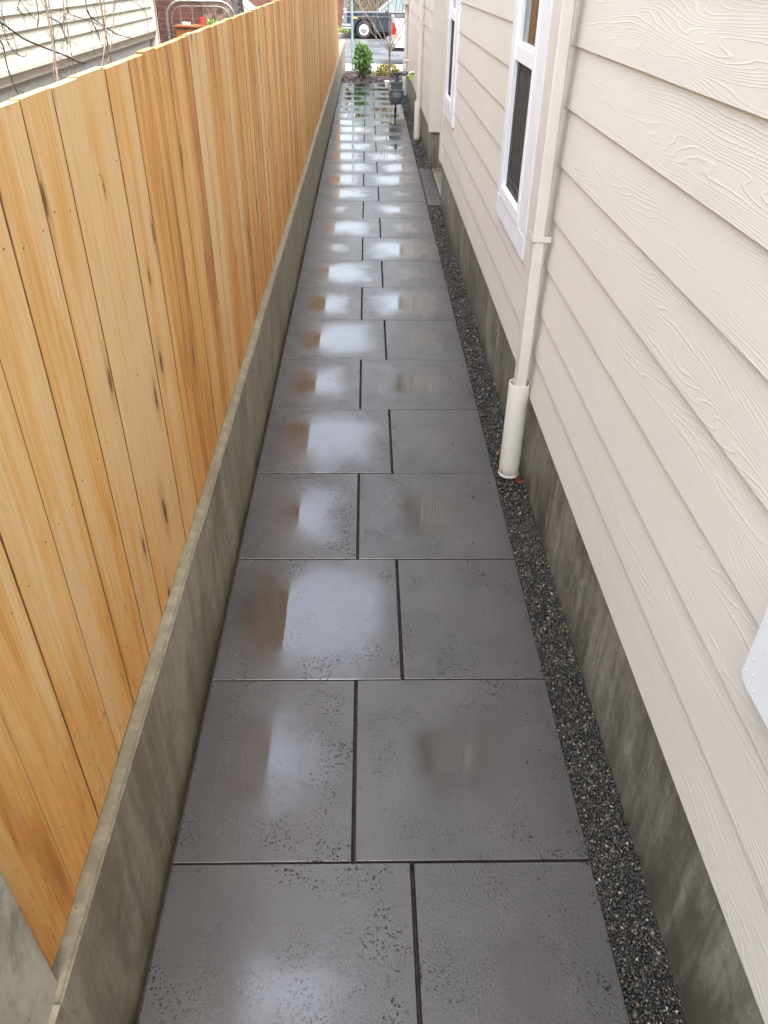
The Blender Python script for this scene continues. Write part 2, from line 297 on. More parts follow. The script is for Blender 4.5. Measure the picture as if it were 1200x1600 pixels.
# ------------------------------------------------------------------ mesh helpers
class MB:
    def __init__(s): s.v = []; s.f = []; s.r = []; s.cr = 0.
    def _add(s, vs, fs):
        b = len(s.v); s.v += [tuple(v) for v in vs]; s.f += [tuple(b+i for i in f) for f in fs]; s.r += [s.cr]*len(fs); return s
    def box(s, x0, x1, y0, y1, z0, z1, ch=0, mat=None):
        if ch <= 0:
            vs = [(x0,y0,z0),(x1,y0,z0),(x1,y1,z0),(x0,y1,z0),(x0,y0,z1),(x1,y0,z1),(x1,y1,z1),(x0,y1,z1)]
            fs = [(0,3,2,1),(4,5,6,7),(0,1,5,4),(1,2,6,5),(2,3,7,6),(3,0,4,7)]
        else:
            bm = bmesh.new(); bmesh.ops.create_cube(bm, size=1)
            for v in bm.verts: v.co = Vector(((x0+x1)/2+v.co.x*(x1-x0), (y0+y1)/2+v.co.y*(y1-y0), (z0+z1)/2+v.co.z*(z1-z0)))
            bmesh.ops.bevel(bm, geom=bm.edges[:], offset=ch, segments=2, affect='EDGES', profile=.5)
            bm.verts.ensure_lookup_table(); vs = [v.co[:] for v in bm.verts]; fs = [[v.index for v in f.verts] for f in bm.faces]; bm.free()
        if mat is not None: vs = [(mat @ Vector(v))[:] for v in vs]
        return s._add(vs, fs)
    def tube(s, pts, rad, n=8, cap=True):
        pts = [Vector(p) for p in pts]
        if not isinstance(rad, (list, tuple)): rad = [rad]*len(pts)
        vs, fs = [], []; ref = Vector((0.31, .17, 1)).normalized(); pu = None
        for i, p in enumerate(pts):
            d = (pts[min(i+1, len(pts)-1)] - pts[max(i-1, 0)]).normalized()
            a = ref if pu is None else pu
            if abs(d.dot(a)) > .98 and pu is None: a = Vector((1, 0, 0))
            u = (a - d*a.dot(d)).normalized(); pu = u; w = d.cross(u)
            for k in range(n):
                an = 2*math.pi*k/n; vs.append(p + (u*math.cos(an)+w*math.sin(an))*rad[i])
        for i in range(len(pts)-1):
            for k in range(n): fs.append((i*n+k, i*n+(k+1) % n, (i+1)*n+(k+1) % n, (i+1)*n+k))
        if cap: fs.append(tuple(range(n))[::-1]); fs.append(tuple(range((len(pts)-1)*n, len(pts)*n)))
        return s._add(vs, fs)
    def lathe(s, c, axis, prof, n=28):
        # prof: (along, radius); axis 'X','Y','Z'
        vs, fs = [], []
        for (h, r) in prof:
            for k in range(n):
                a = 2*math.pi*k/n; q = (r*math.cos(a), r*math.sin(a))
                vs.append({'X': (c[0]+h, c[1]+q[0], c[2]+q[1]), 'Y': (c[0]+q[1], c[1]+h, c[2]+q[0]), 'Z': (c[0]+q[0], c[1]+q[1], c[2]+h)}[axis])
        for i in range(len(prof)-1):
            for k in range(n): fs.append((i*n+k, i*n+(k+1) % n, (i+1)*n+(k+1) % n, (i+1)*n+k))
        fs.append(tuple(range(n))[::-1]); fs.append(tuple(range((len(prof)-1)*n, len(prof)*n)))
        return s._add(vs, fs)
    def prism(s, poly, y0, y1, inset=0, plane='XZ'):
        n = len(poly)
        def P_(p, d):
            return (p[0], d, p[1]) if plane == 'XZ' else ((d, p[0], p[1]) if plane == 'YZ' else (p[0], p[1], d))
        vs = [P_(p, y0) for p in poly] + [P_(p, y1) for p in poly]
        fs = [tuple(range(n)), tuple(range(2*n-1, n-1, -1))] + [(i, n+i, n+(i+1) % n, (i+1) % n) for i in range(n)]
        return s._add(vs, fs)
    def build(s, name, mat, parent=None, smooth=False, bevel=0, normals=True):
        me = bpy.data.meshes.new(name); me.from_pydata(s.v, [], s.f)
        if normals:
            bm = bmesh.new(); bm.from_mesh(me); bmesh.ops.recalc_face_normals(bm, faces=bm.faces); bm.to_mesh(me); bm.free()
        if len(me.polygons) == len(s.r):
            a = me.attributes.new('rnd', 'FLOAT', 'FACE'); a.data.foreach_set('value', np.array(s.r, dtype=np.float32))
        me.materials.append(M[mat]); o = bpy.data.objects.new(name, me); COL.objects.link(o)
        if parent is not None: o.parent = parent; o.matrix_parent_inverse = parent.matrix_world.inverted() if parent.type == 'MESH' else Matrix.Translation(-Vector(parent.location))
        if smooth:
            me.shade_smooth() if hasattr(me, 'shade_smooth') else None
            try: me.set_sharp_from_angle(angle=R(35))
            except Exception: pass
        if bevel:
            b = o.modifiers.new('bevel', 'BEVEL'); b.width = bevel; b.segments = 2; b.limit_method = 'ANGLE'; b.angle_limit = R(35)
        return o
def npmesh(name, V, Fq, mat, parent=None, rnd=None, smooth=False):
    me = bpy.data.meshes.new(name); k = Fq.shape[1]
    me.vertices.add(len(V)); me.vertices.foreach_set('co', V.astype(np.float32).ravel())
    me.loops.add(Fq.size); me.loops.foreach_set('vertex_index', Fq.astype(np.int32).ravel())
    me.polygons.add(len(Fq)); me.polygons.foreach_set('loop_start', np.arange(0, Fq.size, k, dtype=np.int32)); me.polygons.foreach_set('loop_total', np.full(len(Fq), k, dtype=np.int32))
    me.update(calc_edges=True); me.validate()
    if rnd is not None and len(me.polygons) == len(rnd):
        a = me.attributes.new('rnd', 'FLOAT', 'FACE'); a.data.foreach_set('value', rnd.astype(np.float32))
    if smooth: me.shade_smooth()
    me.materials.append(M[mat]); o = bpy.data.objects.new(name, me); COL.objects.link(o)
    if parent is not None: o.parent = parent; o.matrix_parent_inverse = Matrix.Translation(-Vector(parent.location))
    return o
def tag(o, label=None, cat=None, group=None, kind=None):
    if label: o['label'] = label
    if cat: o['category'] = cat
    if group: o['group'] = group
    if kind: o['kind'] = kind
    return o
def thing(name, loc, label, cat, group=None):
    o = bpy.data.objects.new(name, None); COL.objects.link(o); o.location = loc; o.empty_display_size = .1
    return tag(o, label, cat, group)
def struct(o): o['kind'] = 'structure'; return o

# ------------------------------------------------------------------ SETTING
PW = 1.0657
# terrain: one sheet to the horizon with the lane, the drop to the street and the street's own fall
def gz(y): return float(np.interp(y, [-50, 17.0, 21.6, 24.5, 45, 300], [-.06, -.06, -.32, -.46, -.80, -.80]))
ys = [-60, -5, 17.0, 18, 19, 20, 21.6, 24.5, 30, 38, 45, 80, 300]
mb = MB(); vs, fs = [], []
for y in ys:
    for x in (-300, -8, 8, 300): vs.append((x, y, gz(y)))
for i in range(len(ys)-1):
    for k in range(3): fs.append((i*4+k, i*4+k+1, (i+1)*4+k+1, (i+1)*4+k))
mb._add(vs, fs); struct(mb.build('ground', 'soil'))
# raised neighbouring yard behind the retaining wall
mb = MB(); mb._add([(-30,-12,.40),(-.13,-12,.40),(-.13,17.5,.40),(-.13,21,-.20),(-30,21,-.20),(-30,17.5,.40)], [(0,1,2,5),(5,2,3,4)]); struct(mb.build('neighbour_yard', 'soil'))

# path of rectangular slabs: wide/narrow, alternating from row to row
Y0, D = 1.07547, .613
SLV, SLF, LOC, WET, RND = [], [], [], [], []
def slab(x0, x1, y0, y1, wet, z=0.0, ch=.0016, h=.045, tilt=(0, 0)):
    b = len(SLV); r = random.random()
    cx, cy_ = (x0+x1)/2, (y0+y1)/2; hx, hy = (x1-x0)/2, (y1-y0)/2
    for (ins, zz) in ((0, -h), (0, -ch*1.25), (ch*.35, -ch*.45), (ch, 0)):
        for sx_, sy_ in ((-1,-1),(1,-1),(1,1),(-1,1)):
            X, Y = cx+sx_*(hx-ins), cy_+sy_*(hy-ins)
            SLV.append((X, Y, z+zz + tilt[0]*sx_ + tilt[1]*sy_)); LOC.append((sx_*(hx-ins)/hx, sy_*(hy-ins)/hy, 0)); WET.append(wet); RND.append(r)
    for L_ in range(3):
        for k in range(4): SLF.append((b+L_*4+k, b+L_*4+(k+1) % 4, b+(L_+1)*4+(k+1) % 4, b+(L_+1)*4+k))
    SLF.append((b+12, b+13, b+14, b+15))
wet_table = {-1: (.42, .42), 0: (.64, .62), 1: (.98, .40), 2: (.74, .62), 3: (.88, .42), 4: (.72, .66), 5: (.84, .46), 6: (.72, .80), 7: (.78, .40), 8: (.40, .86), 9: (.72, .50), 10: (.40, .60), 11: (.72, .40)}
NR = 26
for k in range(-4, NR):
    ya, yb = Y0+D*k+.0028, Y0+D*(k+1)-.0028
    wide_left = (k % 2) == 1
    j = .6081 if wide_left else .459
    wl_ = wet_table.get(k, (random.uniform(.72, .98), random.uniform(.6, .95)) if k > 11 else (.4, .4))
    jj = random.uniform(-.0015, .0015)
    t1 = (random.uniform(-.0006, .0006), random.uniform(-.0006, .0006))
    slab(0.002, j-.0048+jj, ya, yb+random.uniform(-.001, .001), wl_[0], tilt=t1, z=random.uniform(-.0008, .0008))
    slab(j+.0048+jj, PW, ya, yb+random.uniform(-.001, .001), wl_[1], z=random.uniform(-.0008, .0008))
me = bpy.data.meshes.new('path'); me.from_pydata(SLV, [], SLF)
for nm, dat, ty in (('wet', WET, 'FLOAT'), ('rnd', RND, 'FLOAT')):
    a = me.attributes.new(nm, ty, 'POINT'); a.data.foreach_set('value', np.array(dat, dtype=np.float32))
a = me.attributes.new('loc', 'FLOAT_VECTOR', 'POINT'); a.data.foreach_set('vector', np.array(LOC, dtype=np.float32).ravel())
me.materials.append(M['slab']); path = bpy.data.objects.new('path', me); COL.objects.link(path); struct(path)
mb = MB(); mb.box(-.03, 1.0655, -4, 17.05, -.3, -.044); mb.box(1.0665, 1.40, -4, 17.05, -.3, -.016); struct(mb.build('path_bed', 'soil'))

# three small pavers at the recess of the house, each its own thing
for i, (ya, yb, lab) in enumerate(((7.70, 8.115, 'small grey concrete paver, nearest of the row of three beside the house foundation'),
                                   (8.127, 8.716, 'small grey concrete paver, middle one of the three beside the house foundation'),
                                   (8.728, 9.32, 'small grey concrete paver, farthest of the three, touching the foundation step'))):
    SLV, SLF, LOC, WET, RND = [], [], [], [], []
    slab(1.085, 1.214, ya, yb, .2, z=-.002)
    me = bpy.data.meshes.new('paver'); me.from_pydata(SLV, [], SLF)
    for nm, dat in (('wet', WET), ('rnd', RND)):
        a = me.attributes.new(nm, 'FLOAT', 'POINT'); a.data.foreach_set('value', np.array(dat, dtype=np.float32))
    a = me.attributes.new('loc', 'FLOAT_VECTOR', 'POINT'); a.data.foreach_set('vector', np.array(LOC, dtype=np.float32).ravel())
    me.materials.append(M['slab']); o = bpy.data.objects.new('paver', me); COL.objects.link(o); tag(o, lab, 'paver', 'small pavers beside the house')

# gravel strip of real stones
def stones(n, x0, x1, y0, y1, s0, s1, z0, zh, pw=1.0):
    cx = rng.uniform(x0, x1, n); cy2 = y0+(y1-y0)*rng.uniform(0, 1, n)**pw; s = rng.uniform(s0, s1, n)*(rng.uniform(0, 1, n)**1.5*.8+.6)
    cz = z0 + rng.uniform(0, 1, n)*zh
    base = np.array([(1,0,0),(-1,0,0),(0,1,0),(0,-1,0),(0,0,1),(0,0,-1)], float)
    c3 = np.array([(1,1,1),(-1,1,1),(1,-1,1),(-1,-1,1),(1,1,-1),(-1,1,-1),(1,-1,-1),(-1,-1,-1)], float)*.66
    Bv = np.vstack([base, c3]); 
    Ft = []
    idx = {tuple(np.sign(c)): 6+i for i, c in enumerate(c3)}
    for sg, i in idx.items():
        a0 = 0 if sg[0] > 0 else 1; b0 = 2 if sg[1] > 0 else 3; c0 = 4 if sg[2] > 0 else 5
        fl = sg[0]*sg[1]*sg[2] > 0
        for (p, q_) in ((a0, b0), (b0, c0), (c0, a0)): Ft.append((i, p, q_) if fl else (i, q_, p))
    Ft = np.array(Ft)
    V = Bv[None]*(1+rng.uniform(-.22, .22, (n, 14, 1)))
    V = V*np.stack([rng.uniform(.7, 1.3, n), rng.uniform(.7, 1.3, n), rng.uniform(.5, .9, n)], -1)[:, None]
    # random rotation
    q4 = rng.normal(size=(n, 4)); q4 /= np.linalg.norm(q4, axis=1)[:, None]; w, x, y, z = q4.T
    Rm = np.stack([1-2*(y*y+z*z), 2*(x*y-z*w), 2*(x*z+y*w), 2*(x*y+z*w), 1-2*(x*x+z*z), 2*(y*z-x*w), 2*(x*z-y*w), 2*(y*z+x*w), 1-2*(x*x+y*y)], -1).reshape(n, 3, 3)
    V = np.einsum('nij,nkj->nki', Rm, V)*(s/2)[:, None, None] + np.stack([cx, cy2, cz], -1)[:, None]
    Fa = (Ft[None] + (np.arange(n)*14)[:, None, None]).reshape(-1, 3)
    r = np.repeat(rng.uniform(0, 1, n), len(Ft))
    return V.reshape(-1, 3), Fa, r
parts = [stones(170, .90, 1.066, .6, 9, .0035, .008, .001, .001), stones(260, .02, 1.05, .5, 9, .002, .0045, .0005, .001), stones(22000, 1.070, 1.192,   .45, 2.6, .005, .0100, -.020, .012), stones(19000, 1.070, 1.195, 2.6, 7.68, .007, .013, -.020, .012),
         stones(9000, 1.072, 1.215, 9.34, 17.0, .010, .020, -.022, .012), stones(140, 1.08, 1.19, .5, 7.6, .012, .019, -.012, .012), stones(220, 1.08, 1.2, 9.4, 16.9, .02, .035, -.012, .012)]
Vs, Fs_, Rs, off = [], [], [], 0
for V, Fa, r in parts: Vs.append(V); Fs_.append(Fa+off); Rs.append(r); off += len(V)
g = npmesh('gravel', np.vstack(Vs), np.vstack(Fs_), 'stone', rnd=np.concatenate(Rs))
tag(g, 'strip of fine dark wet gravel between the slabs and the house foundation', 'gravel', kind='stuff')

# mulch bed falling from the end of the path to the pavement
mb = MB(); vs, fs = [], []
xs_ = np.linspace(-.013, 3.4, 26); ys_ = np.linspace(17.03, 21.45, 28)
for y in ys_:
    for x in xs_: vs.append((x, y, -.015 + .035*math.sin(min(1, (y-17.03)/.5)*1.57) - .245*max(0, (y-17.6)/3.85) + random.uniform(-.012, .012)))
nx = len(xs_)
for j_ in range(len(ys_)-1):
    for i in range(nx-1): fs.append((j_*nx+i, j_*nx+i+1, (j_+1)*nx+i+1, (j_+1)*nx+i))
mb._add(vs, fs); struct(mb.build('planting_bed', 'mulch', smooth=True))
n = 5200; V = np.zeros((n, 4, 3)); c = np.stack([rng.uniform(0, 2.2, n), rng.uniform(17.05, 20.6, n)], -1)
zc = -.015+.035*np.sin(np.minimum(1, (c[:, 1]-17.03)/.5)*1.57)-.245*np.maximum(0, (c[:, 1]-17.6)/3.85)+.012
a_ = rng.uniform(0, 6.28, n); L_ = rng.uniform(.012, .035, n); wd = rng.uniform(.004, .012, n); tl = rng.uniform(-.01, .01, (n, 4))
for k, (p, q_) in enumerate(((-1,-1),(1,-1),(1,1),(-1,1))):
    V[:, k, 0] = c[:, 0]+p*L_*np.cos(a_)-q_*wd*np.sin(a_); V[:, k, 1] = c[:, 1]+p*L_*np.sin(a_)+q_*wd*np.cos(a_); V[:, k, 2] = zc+tl[:, k]
tag(npmesh('bark_mulch', V.reshape(-1, 3), np.arange(n*4).reshape(n, 4), 'chip', rnd=rng.uniform(0, 1, n)), 'dark red-brown bark mulch covering the bed past the end of the path', 'mulch', kind='stuff')

# pavement, kerb, street, verge
mb = MB()
for i in range(-9, 12): mb.box(i*1.5+.757-1.5, i*1.5+.745, 21.5, 23.75, -.6, -.285, ch=.008)
struct(mb.build('sidewalk', 'walk_concrete'))
mb = MB(); mb._add([(.76,23.76,-.288),(2.9,23.76,-.288),(2.9,24.3,-.40),(1.2,24.55,-.43),(.76,24.6,-.44),(.76,23.76,-.6),(2.9,23.76,-.6),(2.9,24.3,-.6),(1.2,24.55,-.6),(.76,24.6,-.6)],
    [(0,1,2,3,4),(9,8,7,6,5),(0,5,6,1),(1,6,7,2),(2,7,8,3),(3,8,9,4),(4,9,5,0)]); struct(mb.build('kerb_ramp', 'walk_concrete'))
mb = MB(); mb.box(-14, .75, 23.76, 23.92, -.7, -.290, ch=.02); mb.box(2.92, 18, 23.76, 23.92, -.7, -.290, ch=.02); struct(mb.build('kerb', 'pale_concrete'))
mb = MB(); vs, fs = [], []
yy = [23.0, 24.6, 28, 32, 36, 40.2]; zz = [-.437, -.445, -.50, -.575, -.65, -.715]
for y, z in zip(yy, zz): vs += [(-120, y, z), (120, y, z)]
for i in range(len(yy)-1): fs.append((2*i, 2*i+1, 2*i+3, 2*i+2))
mb._add(vs, fs); struct(mb.build('street', 'asphalt'))
mb = MB(); mb.box(-60, 60, 40.2, 40.36, -.95, -.59, ch=.02); struct(mb.build('far_kerb', 'pale_concrete'))
mb = MB(); mb.box(-60, 60, 40.36, 60, -1.0, -.60); struct(mb.build('far_ground', 'mulch'))
n = 16000; cx = rng.uniform(-5, 9, n); cyy = rng.uniform(40.4, 42.0, n); mound = .16*np.exp(-((cyy-41.2)/.5)**2)
V = np.zeros((n, 3, 3)); a_ = rng.uniform(0, 6.28, n); h_ = rng.uniform(.03, .09, n)
V[:, 0] = np.stack([cx-.012*np.cos(a_), cyy-.012*np.sin(a_), -.60+mound], -1); V[:, 1] = np.stack([cx+.012*np.cos(a_), cyy+.012*np.sin(a_), -.60+mound], -1)
V[:, 2] = np.stack([cx+rng.uniform(-.03, .03, n), cyy+rng.uniform(-.03, .03, n), -.58+mound+h_], -1)
vg = npmesh('grass', V.reshape(-1, 3), np.arange(n*3).reshape(n, 3), 'grass', rnd=rng.uniform(0, 1, n)); tag(vg, 'mossy yellow-green grass on the verge across the street', 'grass', kind='stuff')
mb = MB(); vs, fs = [], []
for i, y in enumerate(np.linspace(40.38, 42.1, 9)):
    for x in (-12, 20): vs.append((x, y, -.60+.165*math.exp(-((y-41.2)/.5)**2)))
for i in range(8): fs.append((2*i, 2*i+1, 2*i+3, 2*i+2))
M['moss'] = simple('mossy_turf', (.13, .16, .04), .8, vary=.4, scale=6)
mb._add(vs, fs); struct(mb.build('verge', 'moss'))

# ------------------------------------------------------------------ RETAINING WALL
rw = thing('retaining_wall', (-.08, 10, 0), 'low board-formed concrete retaining wall under the cedar fence along the slab path', 'retaining wall')
def rwall(name, y0, y1, top, x_in, x_out, step=.03):
    ysn = np.arange(y0, y1+1e-6, step); n_ = len(ysn)
    nz1 = np.convolve(rng.normal(size=n_+30), np.hanning(14)/6, 'same')[15:-15]; nz2 = np.convolve(rng.normal(size=n_+12), np.ones(3)/3, 'same')[6:-6]; nz3 = np.convolve(rng.normal(size=n_+60), np.hanning(40)/18, 'same')[30:-30]
    prof = [(x_in, -.5, 0), (x_in, 0, 0), (x_in, .15, 0), (x_in, .30, 0), (x_in, top-.006, 1), (x_in-.005, top, 1), (x_in-.03, top+.001, .6), (x_out, top+.002, 0), (x_out, 0, 0)]
    mb = MB(); vs = []
    for i, y in enumerate(ysn):
        for (x, z, k) in prof:
            vs.append((x + k*(nz1[i]*.0022+nz2[i]*.0010) + nz3[i]*.0015, y, z + k*(nz3[i]*.004+nz2[i]*.0012)))
    m_ = len(prof); fs = []
    for i in range(n_-1):
        for k in range(m_-1): fs.append((i*m_+k, i*m_+k+1, (i+1)*m_+k+1, (i+1)*m_+k))
    fs.append(tuple(range(m_))); fs.append(tuple(range((n_-1)*m_, n_*m_)))
    mb._add(vs, fs); return mb.build(name, 'wall_concrete', rw, smooth=False)
rwall('wall', .575, 21.0, .452, -.014, -.145)
mb = MB(); mb.box(-.30, -.026, -2.2, .606, -.5, 1.15, ch=.006); mb.build('pier', 'pier_concrete', rw)
mb = MB(); mb.box(-.145, -.0145, -2.2, .573, -.5, .448); mb.build('wall_footing', 'wall_concrete', rw)

# ------------------------------------------------------------------ FENCE
fe = thing('cedar_fence', (-.07, 9, .45), 'new orange-tan cedar board fence standing on the low concrete retaining wall', 'fence')
mb = MB(); y = .612; FX = -.045; nb = 0; nails = MB(); edge_faces = []
while y < 17.0:
    w = random.choice([.138, .14, .142, .145, .152, .130, .124, .16]); 
    if nb < 12: w = [.150, .15, .15, .14, .152, .147, .145, .185, .185, .146, .13, .134][nb]
    mb.cr = random.random()
    if nb == 0: mb.cr = .62
    x1 = FX + random.uniform(-.0014, .0014); zt = 1.683+random.uniform(-.0025, .0025); g_ = random.uniform(.0022, .0048)
    a1, a2 = random.uniform(-.0010, .0010), random.uniform(-.0010, .0010); l1 = random.uniform(-.0008, .0008)
    y1 = y + w - g_; c_ = .0005
    pr = [(x1+a1-c_, y), (x1+a1, y+c_), (x1+(a1+a2)/2+random.uniform(-.001, .001), (y+y1)/2), (x1+a2, y1-c_), (x1+a2-c_, y1), (x1-.018, y1), (x1-.018, y)]
    n_ = len(pr); zb = .456+random.uniform(-.001, .003)
    vs = [(p[0], p[1], zb) for p in pr] + [(p[0]+l1*.5, p[1]+l1, 1.07) for p in pr] + [(p[0]-.0, p[1], zt) for p in pr]
    fs = [tuple(range(n_))[::-1], tuple(range(2*n_, 3*n_))]
    for L_ in range(2):
        for i in range(n_): fs.append((L_*n_+i, L_*n_+(i+1) % n_, (L_+1)*n_+(i+1) % n_, (L_+1)*n_+i))
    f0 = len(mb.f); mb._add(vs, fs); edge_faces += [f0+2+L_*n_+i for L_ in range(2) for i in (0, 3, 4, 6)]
    for zr in (.60, 1.06, 1.50):
        for oy in (.03, w-.035):
            nails.lathe((x1+.0002, y+oy+random.uniform(-.006, .006), zr+random.uniform(-.012, .012)), 'X', [(-.002, .0017), (.0004, .0017), (.0006, .001)], 8)
    y += w; nb += 1
FE = y
bp = mb.build('board_panel', 'cedar', fe)
nb_ = len(mb.f); 
def weld(o, nm, mat):     # nail heads belong to the boards: same mesh, second material
    me = o.data; bm = bmesh.new(); bm.from_mesh(me); n0 = len(bm.faces); me.materials.append(M[mat])
    vv_ = [bm.verts.new(v) for v in nm.v]
    for f_ in nm.f:
        q_ = bm.faces.new([vv_[i] for i in f_]); q_.material_index = 1
    bm.to_mesh(me); bm.free()
weld(bp, nails, 'pipe_dark')
M['seam_shade'] = simple('board_seam_shade', (.20, .095, .035), .7, vary=.3, scale=30); bp.data.materials.append(M['seam_shade'])  # shade of the gaps between boards, painted as dark side faces
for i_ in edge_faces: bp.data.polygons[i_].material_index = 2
for zr in (.60, 1.06, 1.50):
    r_ = MB(); r_.box(-.112, -.0725, .62, FE-.02, zr-.045, zr+.045); r_.build('rail', 'cedar_back', fe)
for yp in np.arange(.75, FE, 2.4):
    r_ = MB(); r_.box(-.205, -.114, yp, yp+.09, .38, 1.62, ch=.003); r_.build('post', 'cedar_back', fe)
r_ = MB(); r_.box(-.142, -.046, FE+.001, FE+.021, .457, 1.70, ch=.002); r_.cr = .1; r_.build('end_board', 'cedar', fe)

# ------------------------------------------------------------------ HOUSE
ho = thing('house', (3, 5, 0), 'beige lap-sided house with white windows and a stained concrete foundation beside the path', 'house')
XS = 1.175; EXP = .1803; ZB = .395; ZTOP = 5.5
def lap_wall(mb, x, y0, y1, holes=(), axis='X', zb=ZB, ztop=ZTOP, exp=EXP, thick=.0080, seg=30., cut0=None):
    k = 0; z = zb
    while z < ztop:
        zt = min(z+exp, ztop)
        spans = [(y0, y1)]
        for (ha, hb, hz0, hz1) in holes:
            if z > hz0-.02 and zt < hz1+.06:
                new = []
                for a, b in spans:
                    if hb <= a or ha >= b: new.append((a, b)); continue
                    if ha > a: new.append((a, ha))
                    if hb < b: new.append((hb, b))
                spans = new
        for a, b in spans:
            cuts = [a]; c = y0 - (k*1.37 % seg)
            while c < b:
                if c > a+.3 and c < b-.3: cuts.append(c)
                c += seg
            cuts.append(b)
            for p, q_ in zip(cuts[:-1], cuts[1:]):
                p2 = p+.0012; q2 = q_-.0012; mb.cr = random.random()
                if axis == 'X': vs = [(x, p2, z), (x, q2, z), (x+thick, q2, zt), (x+thick, p2, zt), (x+.012, p2, z), (x+.012, q2, z), (x+.0025, p2, z-.0002), (x+.0025, q2, z-.0002)]
                else: vs = [(p2, x, z), (q2, x, z), (q2, x+thick, zt), (p2, x+thick, zt), (p2, x+.012, z), (q2, x+.012, z), (p2, x+.0025, z-.0002), (q2, x+.0025, z-.0002)]
                mb._add(vs, [(0, 1, 2, 3), (0, 4, 5, 1), (0, 3, 4), (1, 5, 2)])
        z += exp; k += 1
Wn = [(3.30, 4.15, .83, 2.33), (6.65, 7.49, .83, 2.33)]
mb = MB()
lap_wall(mb, XS, -4.0, 7.55, [(3.36, 4.09, .93, 2.24), (6.71, 7.43, .93, 2.24)]); lap_wall(mb, XS+.012, 9.33+.128, 15.45)
lap_wall(mb, 1.75, 7.7, 9.4); lap_wall(mb, 9.345, 1.32, 1.75, axis='Y')
sid = mb.build('siding', 'siding', ho, normals=False)
mb = MB(); mb.box(XS+.0145, 6.5, -4.0, 7.74, .40, ZTOP); mb.box(1.765, 6.5, 7.74, 9.36, .40, ZTOP); mb.box(XS+.0265, 6.5, 9.36, 15.55, .40, ZTOP); mb.build('wall_core', 'trim', ho)
mb = MB(); mb.box(1.198, 6.4, -4.0, 7.70, -.5, .396, ch=.004); mb.box(1.76, 6.4, 7.70, 9.335, -.5, .396); mb.box(1.214, 6.4, 9.335, 15.5, -.5, .394, ch=.004)
mb.build('foundation', 'found_concrete', ho)
mb = MB(); mb.box(1.226, 1.76, 7.702, 9.333, -.3, .006, ch=.006); mb.build('recess_slab', 'found_concrete', ho)
mb = MB(); mb.box(XS-.012, XS+.02, 7.56, 7.752, .40, ZTOP, ch=.002); cb0 = mb.build('corner_board', 'trim', ho)
mb = MB(); mb.box(XS+.002, XS+.128+.015, 9.310, 9.34, .375, ZTOP, ch=.002); mb.box(XS+.001, XS+.020, 9.341, 9.45, .375, ZTOP, ch=.002); mb.build('corner_board', 'trim', ho)
mb = MB(); mb.box(XS-.004, XS+.03, 15.46, 15.6, .375, ZTOP, ch=.002); mb.build('corner_board', 'trim', ho)
for zz_ in np.arange(.55, 1.9, .178):
    pass
nl = MB()
for zz_ in np.arange(.58, 2.4, .18): nl.lathe((XS-.0122, 7.735, zz_), 'X', [(.002, .004), (-.001, .004), (-.0015, .002)], 8)
weld(cb0, nl, 'grey_bumper')
mb = MB(); mb.box(XS-.010, XS+.01, 3.035, 3.295, .83, ZTOP, ch=.002); o = mb.build('trim_board', 'trim', ho); o['label'] = 'smooth beige vertical board behind the nearest downspout'
mb = MB(); mb.box(.82, 7.0, -4.4, 16.0, ZTOP, ZTOP+.03); mb.build('soffit', 'trim', ho)
mb = MB(); mb.box(.80, .82, -4.4, 16.0, ZTOP-.02, ZTOP+.2); mb.build('gutter', 'vinyl', ho)
mb = MB(); mb._add([(.80,-4.4,ZTOP+.2),(.80,16,ZTOP+.2),(4.2,16,ZTOP+2.2),(4.2,-4.4,ZTOP+2.2),(7.6,-4.4,ZTOP+.2),(7.6,16,ZTOP+.2)], [(0,1,2,3),(3,2,5,4),(0,3,4),(1,5,2)]); mb.build('roof', 'dark_wood', ho)
# windows
def window(y0, y1, lab):     # y0..y1 = outer edges of the white vinyl frame
    zb, zt = .928, 2.20; fx = XS-.016
    w = MB(); cw = .088
    w.box(XS-.012, XS+.03, y0-cw*2.0, y1+.09, zb-.098, zb-.001, ch=.003)                    # sill casing
    w.box(XS-.012, XS+.03, y0-cw*2.0, y0-.001, zb, zt+.02, ch=.003); w.box(XS-.012, XS+.03, y1+.001, y1+.09, zb, zt+.02, ch=.003)
    w.box(XS-.0125, XS+.03, y0-cw*2.0, y1+.09, zt+.021, zt+.12, ch=.003)
    wo = w.build('window', 'casing', ho); wo['label'] = lab
    f = MB(); fw = .042
    f.box(fx, fx+.07, y0, y1, zb, zb+.055, ch=.003); f.box(fx, fx+.07, y0, y1, zt-.045, zt+.018, ch=.003)
    f.box(fx, fx+.07, y0, y0+fw, zb+.056, zt-.046, ch=.003); f.box(fx, fx+.07, y1-fw, y1, zb+.056, zt-.046, ch=.003)
    f.box(fx+.008, fx+.06, y0+fw+.0005, y1-fw-.0005, 1.522, 1.583, ch=.003)
    f.box(fx+.014, fx+.05, y0+fw+.0005, y0+fw+.022, 1.584, zt-.047, ch=.002); f.box(fx+.014, fx+.05, y1-fw-.022, y1-fw-.0005, 1.584, zt-.047, ch=.002)
    f.box(fx+.014, fx+.05, y0+fw+.023, y1-fw-.023, 1.584, 1.596, ch=.002)
    f.build('frame', 'vinyl', wo)
    g_ = MB(); g_.box(fx+.028, fx+.034, y0+fw+.0225, y1-fw-.0225, 1.597, zt-.048); g_.build('pane', 'glass', wo)
    s_ = MB(); s_.box(fx+.022, fx+.024, y0+fw+.001, y1-fw-.001, zb+.0565, 1.5215); s_.build('insect_screen', 'screen', wo)
    b_ = MB(); b_.box(fx+.0185, fx+.0215, y1-fw-.075, y1-fw-.060, zb+.10, 1.5215); b_.box(fx+.0185, fx+.0215, y0+fw+.03, y1-fw-.0755, zb+.10, zb+.112); b_.build('screen_bar', 'screen_bar', wo)
